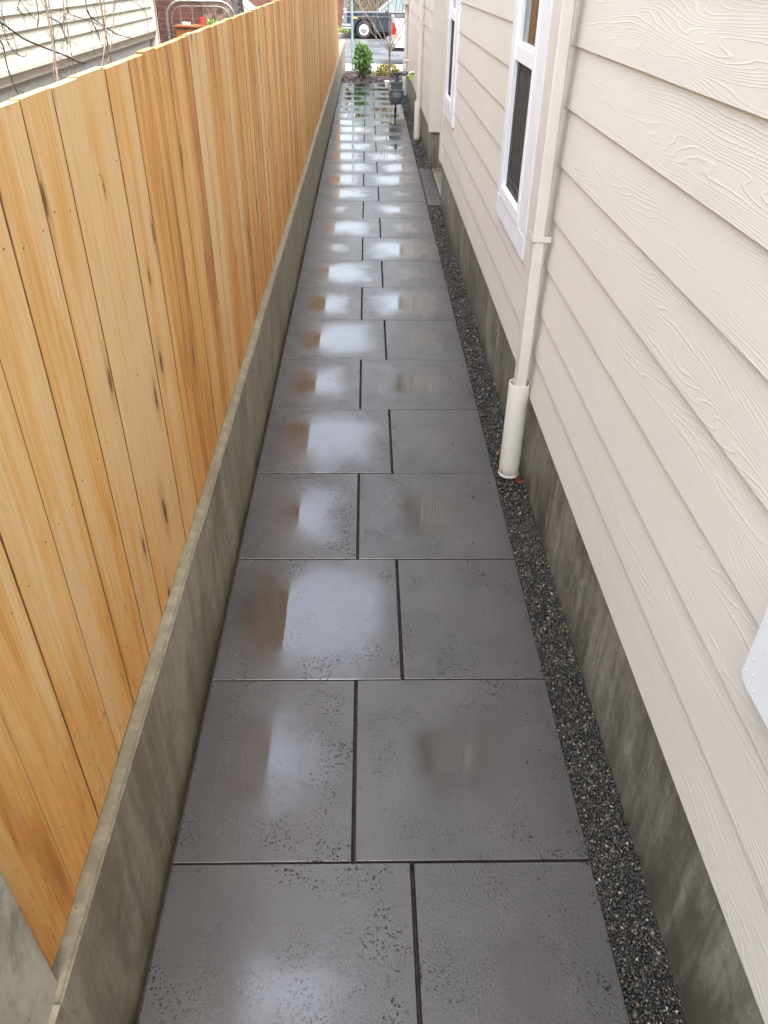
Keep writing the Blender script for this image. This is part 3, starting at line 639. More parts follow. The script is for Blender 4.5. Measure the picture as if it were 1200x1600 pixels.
window(3.497, 4.052, 'white sash window nearest the camera with a dark insect screen')
window(6.845, 7.385, 'white sash window farther along the wall by the corner')
# downspouts
def downspout(yc, zc_pipe, lab, xt=1.128, xp=1.131, rp=.0445, bottom=.004, strap=(1.05,), kick=True, n_up=5.6, hx=.022, hy=.039):
    d = MB()
    def sect(x, y, z, hx=hx, hy=hy, c=.006):
        return [(x-hx+c, y-hy, z), (x+hx-c, y-hy, z), (x+hx, y-hy+c, z), (x+hx, y+hy-c, z), (x+hx-c, y+hy, z), (x-hx+c, y+hy, z), (x-hx, y+hy-c, z), (x-hx, y-hy+c, z)]
    lev = [(xp, yc, zc_pipe-.06, .9), (xp+.002, yc, zc_pipe+.10, 1), (xt+.004, yc, strap[0]-.05, 1), (xt, yc, strap[0]+.02, 1), (xt, yc, n_up, 1)]
    vs = []; fs = []
    for (x, y, z, s) in lev: vs += sect(x, y, z, hx*s, hy*s)
    for i in range(len(lev)-1):
        for k in range(8): fs.append((i*8+k, i*8+(k+1) % 8, (i+1)*8+(k+1) % 8, (i+1)*8+k))
    fs += [tuple(range(8)), tuple(range(32, 40))]; d._add(vs, fs)
    do = d.build('downspout', 'ds_paint', ho); do['label'] = lab
    p = MB(); p.lathe((xp, yc, 0), 'Z', [(bottom, rp-.004), (bottom, rp), (bottom+.01, rp), (zc_pipe, rp), (zc_pipe+.003, rp-.001), (zc_pipe+.003, rp-.004), (zc_pipe-.05, rp-.0045)], 36); p.build('drain_pipe', 'pvc', do, smooth=True)
    for k_, s in enumerate(strap):
        q_ = MB(); x = xt; hx2, hy2 = hx+.002, hy+.002
        q_.box(x-hx2-.0015, x-hx2, yc-hy2-.0015, yc+hy2+.0015, s-.010, s+.010); q_.box(x-hx2, x+.040, yc-hy2-.0015, yc-hy2, s-.010, s+.010); q_.box(x-hx2, x+.040, yc+hy2, yc+hy2+.0015, s-.010, s+.010)
        q_.box(x+.0385, x+.0405, yc-hy2-.016, yc-hy2-.0016, s-.010, s+.010); q_.box(x+.0385, x+.0405, yc+hy2+.0016, yc+hy2+.016, s-.010, s+.010)
        q_.build('strap', 'ds_paint', do)
    return do
d1 = downspout(2.905, .452, 'nearest beige downspout dropping into a round drain pipe')
rim_ = MB(); rim_.lathe((1.131, 2.905, .012), 'Z', [(-.006, .0452), (.000, .0470), (.004, .0462), (.008, .0448)], 36); rim_.build('pipe_rim', 'pvc_cut', d1, smooth=True)
downspout(11.05, .455, 'middle beige downspout on the far part of the house wall', xt=1.150, xp=1.146, rp=.041, strap=(1.30,))
downspout(15.27, .50, 'farthest beige downspout at the street end of the house', xt=1.148, xp=1.150, rp=.041, strap=(1.30,))
ub = MB(); ub.box(1.09, 1.186, 15.17, 15.36, 1.345, 1.80, ch=.006); o = ub.build('utility_box', 'trim', ho); o['label'] = 'beige box above the farthest downspout'
for (x, y, z) in ((1.165, 14.6, .60), (1.165, 12.85, .60)):
    vp = MB(); vp.tube([(x+.03, y, z), (x-.035, y, z), (x-.06, y, z-.012), (x-.068, y, z-.05)], .013, 14); vp.build('vent_pipe', 'pvc', ho, smooth=True)
# white outlet cover on the siding near the camera
mb = MB(); mb.prism([(.62, .850), (.895, .850), (.910, .853), (.919, .861), (.922, .875), (.922, 1.10), (.62, 1.10)], 1.148, XS+.006, plane='YZ')
wc = mb.build('outlet_cover', 'white_plastic', bevel=.006); tag(wc, 'white plastic cover with cut corner on the siding at the right edge', 'cover')
for (yy_, zz_) in ((.900, .915), (.885, .892), (.908, .882), (.86, .94), (.87, .87)):
    dr = MB(); dr.lathe((1.1478, yy_, zz_), 'X', [(0, .0022), (-.001, .0016), (-.0016, .0004)], 8); dr.build('water_drop', 'pvc_cut', None).parent = wc
# wet leaf caught behind the drain pipe
mb = MB()
for i in range(7):
    a = random.uniform(0, 6.28); c = Vector((1.166+random.uniform(-.008, .012), 2.845+random.uniform(-.02, .02), .004+i*.002)); u = Vector((math.cos(a), math.sin(a), random.uniform(-.3, .3)))*.016; v = Vector((-math.sin(a), math.cos(a), random.uniform(-.3, .5)))*.010
    mb._add([c-u, c+v*.8, c+u, c-v*.8], [(0, 1, 2), (0, 2, 3)])
tag(mb.build('dead_leaves', 'leaf_litter'), 'small clump of rusty dead leaves at the foot of the nearest downspout', 'dead leaves')

# ------------------------------------------------------------------ GAS METER
gm = thing('gas_meter', (.945, 13.2, 0), 'dark grey gas meter on pipes beside the far end of the path', 'gas meter')
X0 = .945; Yg = 13.2
b = MB(); b.prism([(X0-.108, .345), (X0-.112, .25), (X0-.108, .175), (X0-.096, .142), (X0+.096, .142), (X0+.108, .175), (X0+.112, .25), (X0+.108, .345)], Yg-.06, Yg+.08); b.build('body', 'meter_grey', gm, bevel=.012)
b = MB(); b.box(X0-.088, X0+.088, Yg-.045, Yg+.065, .34, .425, ch=.008); b.box(X0-.096, X0+.096, Yg-.052, Yg+.072, .418, .440, ch=.005); b.build('top_case', 'meter_grey', gm)
b = MB(); b.lathe((X0, Yg-.060, .235), 'Y', [(.0, .078), (-.014, .076), (-.020, .060), (-.021, .02)], 30); b.build('diaphragm_cover', 'meter_grey', gm, smooth=True)
b = MB(); b.box(X0-.062, X0+.062, Yg-.088, Yg-.07, .235, .292, ch=.004); b.build('index_window', 'meter_plate', gm)
for sx_ in (-1, 1):
    for z in (.17, .33): b = MB(); b.lathe((X0+sx_*.098, Yg-.062, z), 'Y', [(0, .008), (-.008, .008), (-.009, .004)], 8); b.build('bolt', 'chrome', gm)
for sx_ in (-.055, .06):
    b = MB(); b.lathe((X0+sx_, Yg+.01, .438), 'Z', [(0, .030), (.016, .030), (.020, .022)], 16); b.build('union_nut', 'post_metal', gm)
b = MB(); b.tube([(X0, Yg+.01, .44), (X0, Yg+.01, .535)], .018, 12); b.lathe((X0, Yg+.01, .455), 'Z', [(0, .030), (.028, .030), (.032, .02)], 16); b.lathe((X0, Yg+.01, .505), 'Z', [(0, .026), (.03, .026)], 16); b.build('riser_pipe', 'meter_grey', gm, smooth=True)
b = MB(); b.tube([(X0-.06, Yg+.01, .548), (X0+.245, Yg+.01, .548)], .016, 12); b.lathe((X0+.10, Yg+.01, .548), 'X', [(-.025, .030), (.025, .030)], 16); b.lathe((X0+.16, Yg+.01, .548), 'X', [(-.01, .028), (.02, .028)], 16); b.lathe((X0+.005, Yg+.01, .548), 'X', [(-.03, .022), (.03, .022)], 16); b.build('supply_pipe', 'pipe_dark', gm, smooth=True)
b = MB(); b.lathe((X0+.105, Yg-.02, .565), 'Y', [(-.01, .026), (.02, .026)], 16); b.build('valve', 'post_metal', gm)
b = MB(); b.lathe((X0+.205, Yg-.012, .560), 'Y', [(-.01, .022), (.015, .022)], 14); b.box(X0+.185, X0+.228, Yg-.022, Yg-.018, .47, .545, ch=.001); b.build('valve_tag', 'tag', gm)
b = MB(); b.lathe((X0-.148, Yg-.01, .375), 'Z', [(0, .030), (.03, .034), (.06, .045), (.075, .045), (.085, .03)], 20); b.tube([(X0-.148, Yg, .40), (X0-.085, Yg, .385)], .014, 10); b.build('regulator', 'vinyl', gm, smooth=True)
b = MB(); b.tube([(X0-.012, Yg+.01, .15), (X0-.012, Yg+.01, .085)], .014, 10); b.tube([(X0-.014, Yg+.01, .088), (X0-.016, Yg+.01, .003)], .017, 10); b.build('foot_pipe', 'rust_pipe', gm, smooth=True)

# ------------------------------------------------------------------ PLANTS
def leafcloud(n, center, rad, size, shape=None, folded=True, updir=.4, seed=0, lo=0, hi=1, topbright=.0):
    g_ = np.random.default_rng(seed); P_ = []
    while len(P_) < n:
        p = g_.uniform(-1, 1, 3); r = np.linalg.norm(p)
        if r > 1: continue
        if r < .55 and g_.random() < .6: continue
        if shape and not shape(p, g_): continue
        P_.append(p)
    P_ = np.array(P_); C_ = np.array(center)+P_*np.array(rad)
    d = P_/np.maximum(.2, np.linalg.norm(P_, axis=1))[:, None]*.8 + g_.normal(size=(n, 3))*.55 + np.array([0, 0, updir]); d /= np.linalg.norm(d, axis=1)[:, None]
    s = np.cross(d, g_.normal(size=(n, 3))); s /= np.linalg.norm(s, axis=1)[:, None]; nn = np.cross(s, d)
    L = size*g_.uniform(.6, 1.3, n)[:, None]; wdt = L*.24
    V = np.stack([C_, C_+d*L*.5+s*wdt+nn*L*.05, C_+d*L, C_+d*L*.5-s*wdt+nn*L*.05, C_+d*L*.5-nn*L*.03], 1)
    F_ = np.array([(0, 1, 4), (1, 2, 4), (2, 3, 4), (3, 0, 4)]); Fa = (F_[None]+(np.arange(n)*5)[:, None, None]).reshape(-1, 3)
    r = np.clip(g_.uniform(lo, hi, n)+topbright*P_[:, 2], 0, 1)
    return V.reshape(-1, 3), Fa, np.repeat(r, 4)
def merged(lst):
    Vs, Fs2, Rs, off = [], [], [], 0
    for V, Fa, r in lst: Vs.append(V); Fs2.append(Fa+off); Rs.append(r); off += len(V)
    return np.vstack(Vs), np.vstack(Fs2), np.concatenate(Rs)
# laurel
lb = thing('laurel_bush', (.41, 17.75, -.02), 'leafy bright green laurel bush in the mulch at the end of the path', 'bush')
clouds = [leafcloud(150, (.41+dx, 17.75+dy, z), (.10+r, .10+r, .13), .070, seed=i, topbright=.22, updir=.9, lo=lo) for i, (dx, dy, z, r, lo) in enumerate(
    [(-.10,0,.20,.03,0),(.09,0,.18,.03,0),(0,.06,.24,.04,0),(-.12,.02,.38,.03,.1),(.12,-.02,.36,.03,.1),(0,-.08,.32,.03,.1),(-.02,.05,.50,.03,.2),(-.10,0,.54,.0,.25),(.12,.02,.50,.0,.25),(.05,.02,.60,-.01,.3),(-.08,-.02,.66,-.03,.35),(.01,0,.10,.03,0)])]
V, Fa, r = merged(clouds); V = (V-np.array([.41, 17.75, -.02]))*np.array([.80, .80, .80])+np.array([.41, 17.75, -.02]); npmesh('foliage', V, Fa, 'laurel', lb, rnd=r)
mb = MB()
for i in range(7):
    a = i*.9; mb.tube([(.41, 17.75, -.03), (.41+.05*math.cos(a), 17.75+.05*math.sin(a), .15), (.41+.10*math.cos(a), 17.75+.10*math.sin(a), .40)], [.008, .006, .003], 6)
mb.build('stems', 'twig_dark', lb)
# golden conifer-like shrub
gs = thing('golden_shrub', (.93, 18.6, -.08), 'low mounded golden-yellow shrub around the foot of the bare young tree', 'shrub')
V, Fa, r = merged([leafcloud(900, (.93, 18.62, .02), (.24, .22, .17), .045, seed=31, topbright=.3, updir=.8), leafcloud(260, (.78, 18.55, .0), (.13, .13, .12), .04, seed=32, topbright=.3, updir=.8), leafcloud(200, (1.12, 18.6, -.01), (.12, .12, .11), .04, seed=33, topbright=.3, updir=.8)])
npmesh('foliage', V, Fa, 'gold_leaf', gs, rnd=r)
mb = MB()
for i in range(6):
    a = i*1.05; mb.tube([(.93, 18.62, -.11), (.93+.1*math.cos(a), 18.62+.1*math.sin(a), .03)], [.008, .004], 6)
mb.build('stems', 'twig_dark', gs)
# small mat of green at the wall's foot beyond the meter
# bare young tree
bt = thing('bare_tree', (.955, 18.35, -.07), 'young bare-branched tree with a thin brown trunk in the mulch bed', 'tree')
T0 = Vector((.965, 18.35, -.10)); mb = MB()
mb.tube([T0, (.960, 18.35, .10), (.962, 18.36, .30), (.955, 18.35, .46), (.962, 18.35, .54)], [.025, .021, .019, .020, .014], 10); mb.build('trunk', 'trunk', bt, smooth=True)
mb = MB(); g_ = random.Random(11)
def branch(p, d, L, r, depth):
    pts = [p]; rad = [r]; n_ = 6
    for i in range(n_):
        d = (d + Vector((g_.uniform(-.16, .16), g_.uniform(-.16, .16), .10))).normalized(); p = p + d*L/n_; pts.append(p); rad.append(r*(1-.6*(i+1)/n_))
        if depth > 0 and i in (1, 2, 3, 4) and g_.random() < .75:
            branch(p, (d+Vector((g_.uniform(-.7, .7), g_.uniform(-.7, .7), .15))).normalized(), L*.55, rad[-1]*.65, depth-1)
    mb.tube(pts, rad, 6)
for (dx, dy, dz, L) in ((-.75, .1, .75, .95), (-.5, -.2, 1, 1.15), (-.2, .3, 1.2, 1.3), (.05, -.2, 1.3, 1.35), (.35, .2, 1.1, 1.1), (.72, 0, .85, .85), (.55, -.3, 1.0, .9), (-.95, 0, .55, .7)):
    branch(Vector((.957, 18.35, g_.uniform(.40, .52))), Vector((dx, dy, dz)).normalized(), L, .0105, 3)
mb.build('crown', 'pale_twig', bt)

# bare climbing shrubs behind the fence
TW = [[(4.034,1.814),(3.994,1.724),(3.977,1.655),(3.973,1.58),(3.942,1.502),(3.897,1.415)],[(3.988,1.815),(3.94,1.726),(3.903,1.664),(3.814,1.636),(3.915,1.67)],
[(4.104,1.62),(4.09,1.565),(4.048,1.493),(4.009,1.413)],[(3.371,1.684),(3.472,1.657),(3.613,1.626),(3.769,1.593),(3.959,1.549),(4.12,1.505),(4.212,1.476),(4.32,1.461)],
[(3.387,1.623),(3.446,1.594),(3.431,1.536),(3.45,1.491),(3.499,1.437),(3.53,1.422)],[(4.316,1.715),(4.282,1.641),(4.275,1.565),(4.232,1.49),(4.245,1.425)],
[(4.871,1.808),(4.817,1.699),(4.762,1.59),(4.683,1.495),(4.616,1.418)],[(4.848,1.808),(4.851,1.698),(4.853,1.599),(4.876,1.511),(4.896,1.413)],
[(5.189,1.806),(5.12,1.69),(5.084,1.603),(5.022,1.516),(4.911,1.415)],[(4.718,1.783),(4.673,1.704),(4.667,1.65),(4.8,1.611),(4.941,1.566),(5.047,1.532),(5.262,1.5)],
[(5.555,1.677),(5.758,1.621),(5.777,1.553),(5.763,1.509)],[(6.011,1.732),(5.974,1.63),(5.985,1.542),(5.983,1.435)],[(4.39,1.712),(4.393,1.661),(4.506,1.635),(4.695,1.593),(4.811,1.541)],
[(4.025,1.677),(4.11,1.654),(4.235,1.628),(4.266,1.578),(4.286,1.538)],[(4.5,1.67),(4.555,1.614),(4.644,1.555),(4.708,1.531)],[(3.438,1.609),(3.487,1.57),(3.56,1.551),(3.612,1.547),(3.665,1.551)],
[(3.594,1.627),(3.619,1.586),(3.612,1.547)],[(3.605,1.736),(3.543,1.676),(3.597,1.631)],[(3.724,1.732),(3.695,1.701),(3.741,1.678)]]
RAD = [.0052,.0022,.0026,.0036,.0030,.0028,.0034,.0046,.0032,.0028,.002,.0036,.0022,.0024,.002,.0016,.0012,.0016,.0018]
shr = [('bare twiggy shrub with one thick upright stem, nearest behind the fence top', 3.8, (0, 1, 2, 3, 4, 12, 13, 15, 16, 17, 18), 'twig'),
       ('bare shrub with paired dark and pale stems crossing the cream siding', 4.8, (5, 6, 7, 8, 9, 14), 'twig'),
       ('thin bare stems climbing at the far corner of the cream house', 5.9, (10, 11), 'twig')]
g_ = random.Random(5)
def wig(mb, p, d, L, r, depth):
    pts = [Vector(p)]; rad = [r]; n_ = 7; curl = g_.uniform(-.35, .35)
    for i in range(n_):
        d = Vector((d.x+g_.uniform(-.08, .08), d.y*math.cos(curl)-d.z*math.sin(curl), d.y*math.sin(curl)+d.z*math.cos(curl))).normalized()
        pts.append(pts[-1]+d*L/n_); rad.append(r*(1-.55*(i+1)/n_))
        if depth and g_.random() < .35: wig(mb, pts[-1], Vector((g_.uniform(-.4, .4), g_.uniform(-1, 1), g_.uniform(-.6, 1))).normalized(), L*.5, r*.6, depth-1)
    mb.tube(pts, rad, 5)
for si, (lab, yb_, idx, mt) in enumerate(shr):
    th = thing('bare_shrub', (-.9, yb_, .40), lab, 'shrub', 'bare shrubs behind the fence')
    ms = MB(); mt_ = MB()
    for i in idx:
        pts = [(-.9+.03*math.sin(7*y_+i), y_, z_) for (y_, z_) in TW[i]]; r = RAD[i]
        # smooth resample
        pv = [Vector(p) for p in pts]; out = []
        for a in range(len(pv)-1):
            p0, p1, p2, p3 = pv[max(a-1, 0)], pv[a], pv[a+1], pv[min(a+2, len(pv)-1)]
            for tt in (0, .25, .5, .75):
                out.append(.5*((2*p1)+(p2-p0)*tt+(2*p0-5*p1+4*p2-p3)*tt*tt+(3*p1-p0-3*p2+p3)*tt**3))
        out.append(pv[-1])
        big = i in (0, 6, 7, 8, 11, 5, 2, 10)
        if big: out += [out[-1]+Vector((0, 0, -.35)), Vector((-.9+random.uniform(-.03, .03), yb_+random.uniform(-.1, .1), .38))]; out.insert(0, out[0]+Vector((0, random.uniform(-.1, .1), .6)))
        (ms if big else mt_).tube(out, [r*random.uniform(.85, 1.1) for _ in out], 7)
        for _ in range(3 if big else 2):
            p = random.choice(out[2:max(3, len(out)-4)]); wig(mt_, p, Vector((g_.uniform(-.3, .3), g_.choice((-1, 1)), g_.uniform(-.5, .7))).normalized(), g_.uniform(.10, .28), .0014, 1)
    ms.build('stems', 'twig', th, smooth=True); mt_.build('twigs', 'twig_dark' if si != 2 else 'twig', th)
# white bin behind the fence
mb = MB(); mb.box(-1.22, -.80, 3.02, 3.56, .41, 1.375, ch=.06)
tag(mb.build('white_bin', 'white_thing', smooth=True), 'white plastic bin with a rounded top behind the near end of the fence', 'bin')

# ------------------------------------------------------------------ NEIGHBOUR'S HOUSE (cream)
nh = thing('cream_house', (-5, 5, .4), 'cream clapboard house with a pale grey foundation beyond the fence', 'house')
mb = MB(); z = 1.125
while z < 3.4:
    mb.cr = random.random(); mb._add([(-2.500, -3, z), (-2.500, 12.82, z), (-2.516, 12.82, z+.121), (-2.516, -3, z+.121), (-2.514, -3, z-.0003), (-2.514, 12.82, z-.0003)], [(0, 1, 2, 3), (0, 4, 5, 1)]); z += .121
mb.build('siding', 'cream', nh)
mb = MB(); mb.box(-7, -2.517, -3, 12.88, 1.0, 3.5); mb.build('wall_core', 'cream_trim', nh)
mb = MB(); mb.box(-2.52, -2.478, -3, 12.82, 1.078, 1.122, ch=.004); mb.build('base_trim', 'cream_trim', nh)
mb = MB(); mb.box(-7, -2.545, -3, 12.6, .2, 1.08); mb.build('foundation', 'grey_base', nh)
mb = MB(); mb.box(-2.60, -2.475, 12.825, 12.95, .82, 3.5, ch=.004); mb.build('corner_board', 'cream_trim', nh)
mb = MB(); mb._add([(-2.35,-3.4,3.48),(-2.35,13.3,3.48),(-4.8,13.3,5.2),(-4.8,-3.4,5.2),(-7.5,-3.4,3.48),(-7.5,13.3,3.48)], [(0,1,2,3),(3,2,5,4),(0,3,4),(1,5,2),(0,4,5,1)]); mb.build('roof', 'dark_wood', nh)
# brick house part beyond it
bh = thing('brick_wall', (-3.2, 14.6, .3), 'dark red brick wall beyond the far corner of the cream house', 'wall')
mb = MB(); mb.box(-3.7, -2.18, 14.5, 14.9, .2, 3.4); mb.build('brickwork', 'brick', bh)
mb = MB(); mb.box(-3.72, -2.16, 14.44, 14.497, .70, .80, ch=.01); mb.build('sill', 'pale_concrete', bh)
mb = MB(); mb.prism([(-2.45, .2), (-1.62, .2), (-1.70, .7), (-1.80, 1.3), (-1.93, 2.2), (-2.45, 2.4)], 15.2, 15.7)
tag(mb.build('rubble_pillar', 'stonewall', bevel=.03), 'rough reddish rubble pillar behind the arched metal gate', 'pillar')
# arched tube gate
ag = thing('arched_gate', (-2.1, 14.25, .4), 'grey arched tubular metal gate beyond the fence beside the brick wall', 'gate')
def arch(y, x0, x1, ztop, rr, r):
    pts = [(x0, y, .4), (x0, y, ztop-rr)]
    for a in np.linspace(0, math.pi/2, 7)[1:]: pts.append((x0+rr-rr*math.cos(a), y, ztop-rr+rr*math.sin(a)))
    for a in np.linspace(math.pi/2, 0, 7): pts.append((x1-rr+rr*math.cos(a), y, ztop-rr+rr*math.sin(a)))
    pts.append((x1, y, .4)); m_ = MB(); m_.tube(pts, r, 10); return m_
arch(14.25, -2.62, -1.56, 1.385, .24, .022).build('outer_tube', 'gate_metal', ag, smooth=True)
arch(14.25, -2.55, -1.63, 1.32, .19, .010).build('inner_tube', 'gate_metal', ag, smooth=True)
for x in (-2.40, -2.22, -2.04, -1.86, -1.72):
    b = MB(); b.tube([(x, 14.25, .42), (x, 14.25, 1.33)], .007, 8); b.build('bar', 'gate_metal', ag)
# planter box with things on it
mb = MB(); mb.box(-2.42, -1.90, 13.8, 14.15, .41, 1.065, ch=.006); mb.box(-2.44, -1.88, 13.78, 14.17, 1.066, 1.09, ch=.004)
tag(mb.build('wooden_cabinet', 'box_wood'), 'orange-brown wooden cabinet behind the fence in front of the arched gate', 'cabinet')
mb = MB(); mb.lathe((-2.30, 13.95, 1.091), 'Z', [(0, .03), (.03, .035), (.04, .02)], 12); mb.lathe((-2.235, 13.95, 1.091), 'Z', [(0, .028), (.028, .032), (.036, .018)], 12)
tag(mb.build('white_cloth', 'white_thing', smooth=True), 'small crumpled white cloth on the wooden cabinet', 'cloth')
mb = MB(); mb.lathe((-2.02, 13.95, 1.091), 'Z', [(0, .035), (.02, .037), (.085, .048), (.10, .05), (.10, .044)], 16)
M['pot_red'] = simple('red_pot_glaze', (.45, .06, .05), .4)
tag(mb.build('red_pot', 'pot_red', smooth=True), 'small red flower pot on the wooden cabinet by green leaves', 'pot')
pb = thing('potted_greenery', (-1.80, 14.0, .4), 'small leafy green plant growing beside the wooden cabinet', 'plant')
V, Fa, r = leafcloud(260, (-1.84, 14.0, 1.02), (.14, .12, .14), .05, seed=77, updir=.6); npmesh('foliage', V, Fa, 'bright_leaf', pb, rnd=r)
mb = MB(); mb.tube([(-1.84, 14.0, .4), (-1.84, 14.0, 1.0)], .01, 6); mb.build('stem', 'twig_dark', pb)
mb = MB(); mb.box(-1.64, -1.555, 14.6, 14.685, .3, 2.6, ch=.005); tag(mb.build('dark_post', 'dark_wood'), 'dark weathered wooden post at the right side of the arched gate', 'post')

def tree(name, lab, cat, c, rad, n, size, mat, seed, trunk=True, group=None, tall=0):
    th = thing(name, (c[0], c[1], -.6 if c[1] > 22 else .3), lab, cat, group); g2 = np.random.default_rng(seed); cl = []
    for i in range(9):
        o_ = g2.uniform(-.55, .55, 3)*np.array(rad); k = g2.uniform(.38, .62)
        cl.append(leafcloud(n//9, np.array(c)+o_, np.array(rad)*k, size, seed=seed*10+i, updir=.2))
    V, Fa, r = merged(cl); npmesh('crown', V, Fa, mat, th, rnd=r)
    m_ = MB(); zb = th.location.z
    m_.tube([(c[0], c[1], zb), (c[0]+.05, c[1], (zb+c[2])/2), (c[0], c[1], c[2])], [.14, .10, .05], 8)
    for i in range(5):
        a = i*1.3; m_.tube([(c[0], c[1], zb+.4+(c[2]-zb)*.4), (c[0]+rad[0]*.55*math.cos(a), c[1]+rad[1]*.55*math.sin(a), c[2]+rad[2]*.35)], [.07, .02], 6)
    m_.build('trunk', 'twig_dark', th); return th
tree('garden_shrub', 'dense grey-brown shrub behind the rubble pillar and gate', 'shrub', (-2.20, 17.2, 1.0), (.36, .4, .75), 1800, .07, 'olive_leaf', 3)
tree('leafy_shrub', 'bright yellow-green leafy shrub above the arched gate', 'shrub', (-2.0, 17.6, 1.85), (.8, .5, .42), 1500, .09, 'bright_leaf', 4)
tree('evergreen_tree', 'dark evergreen across the street behind the dark blue car bonnet', 'tree', (.3, 45.5, 2.2), (1.7, 1.2, 3.0), 9000, .24, 'far_leaf', 5, group='trees across the street')
tree('evergreen_tree', 'olive-brown thicket across the street behind the car windscreen', 'tree', (2.6, 46.0, 2.4), (1.8, 1.3, 3.2), 9000, .24, 'olive_leaf', 6, group='trees across the street')
tree('evergreen_tree', 'dark tree across the street above the white pickup bed', 'tree', (4.6, 45.0, 2.6), (1.9, 1.3, 3.4), 9000, .24, 'far_leaf', 8, group='trees across the street')
tree('evergreen_tree', 'dark tree across the street hidden mostly by the house corner', 'tree', (8.2, 46.5, 3.0), (2.4, 1.6, 3.8), 8000, .28, 'far_leaf', 9, group='trees across the street')
tree('evergreen_tree', 'dark tree across the street behind the red-brown fence', 'tree', (-3.4, 47.5, 3.2), (2.2, 1.5, 3.8), 8000, .28, 'far_leaf', 10, group='trees across the street')
# hedge of dry twigs
hd = thing('dry_hedge', (2.0, 43.4, -.6), 'tangled brown twiggy hedge on the verge right behind the dark blue car', 'hedge'); mb = MB(); g_ = random.Random(21)
for i in range(260):
    x = g_.uniform(.2, 4.4); y = g_.uniform(42.8, 43.9); pts = [Vector((x, y, -.6))]; d = Vector((g_.uniform(-.5, .5), g_.uniform(-.3, .1), 1)).normalized()
    for k in range(5): d = (d+Vector((g_.uniform(-.35, .35), g_.uniform(-.3, .3), .0))).normalized(); pts.append(pts[-1]+d*g_.uniform(.28, .5))
    mb.tube(pts, [.02, .017, .014, .011, .008, .005], 4, cap=False)
mb.build('stems', 'pale_twig', hd)
V, Fa, r = merged([leafcloud(700, (x, 43.6, .25), (.6, .5, .75), .11, seed=50+i) for i, x in enumerate((.2, 1.0, 1.9, 2.8, 3.7, 4.4))]); npmesh('foliage', V, Fa, 'olive_leaf', hd, rnd=r)
# red-brown board fence across the street
rf = thing('board_fence', (-3.0, 42.6, -.6), 'red-brown board fence across the street by the car grille', 'fence')
mb = MB(); x = -6.0
while x < -.62: mb.box(x, x+.19, 42.6, 42.63, -.55, 1.9, ch=.004); x += .2
mb.build('board_panel', 'redwood', rf)
for x in (-5.9, -3.3, -.72): b = MB(); b.box(x, x+.12, 42.64, 42.76, -.6, 1.95, ch=.006); b.build('post', 'redwood', rf)
# sign post by the kerb
mb = MB(); mb.lathe((.145, 21.2, 0), 'Z', [(-.35, .029), (2.9, .029), (2.91, .02)], 16)
sp_ = mb.build('sign_post', 'post_metal', smooth=True); tag(sp_, 'slim blue-grey metal post standing behind the laurel bush', 'post')

# ------------------------------------------------------------------ VEHICLES
def wheel(th, x, ynear, z, r, side, white=False, w=.20):
    tyre = MB(); tyre.lathe((x, ynear, z), 'Y', [(0+w, r*.66), (w, r*.93), (w*.85, r), (w*.15, r), (0, r*.93), (-.004, r*.80), (0, r*.68), (.02, r*.64)], 36)
    to = tyre.build('wheel', 'rubber', th, smooth=True)
    rb = MB()
    if white:
        rb.lathe((x, ynear, z), 'Y', [(-.006, r*.62), (-.012, r*.56), (-.008, r*.50)], 36); rb.build('whitewall', 'whitewall', to, smooth=True)
        h = MB(); h.lathe((x, ynear, z), 'Y', [(.02, r*.42), (-.012, r*.40), (-.030, r*.28), (-.034, r*.05)], 36); h.build('hubcap', 'chrome', to, smooth=True)
    else:
        rb.lathe((x, ynear, z), 'Y', [(.02, r*.64), (-.004, r*.62), (.012, r*.5), (-.01, r*.15), (-.012, .02)], 30); rb.build('rim', 'chrome', to, smooth=True)
    return to
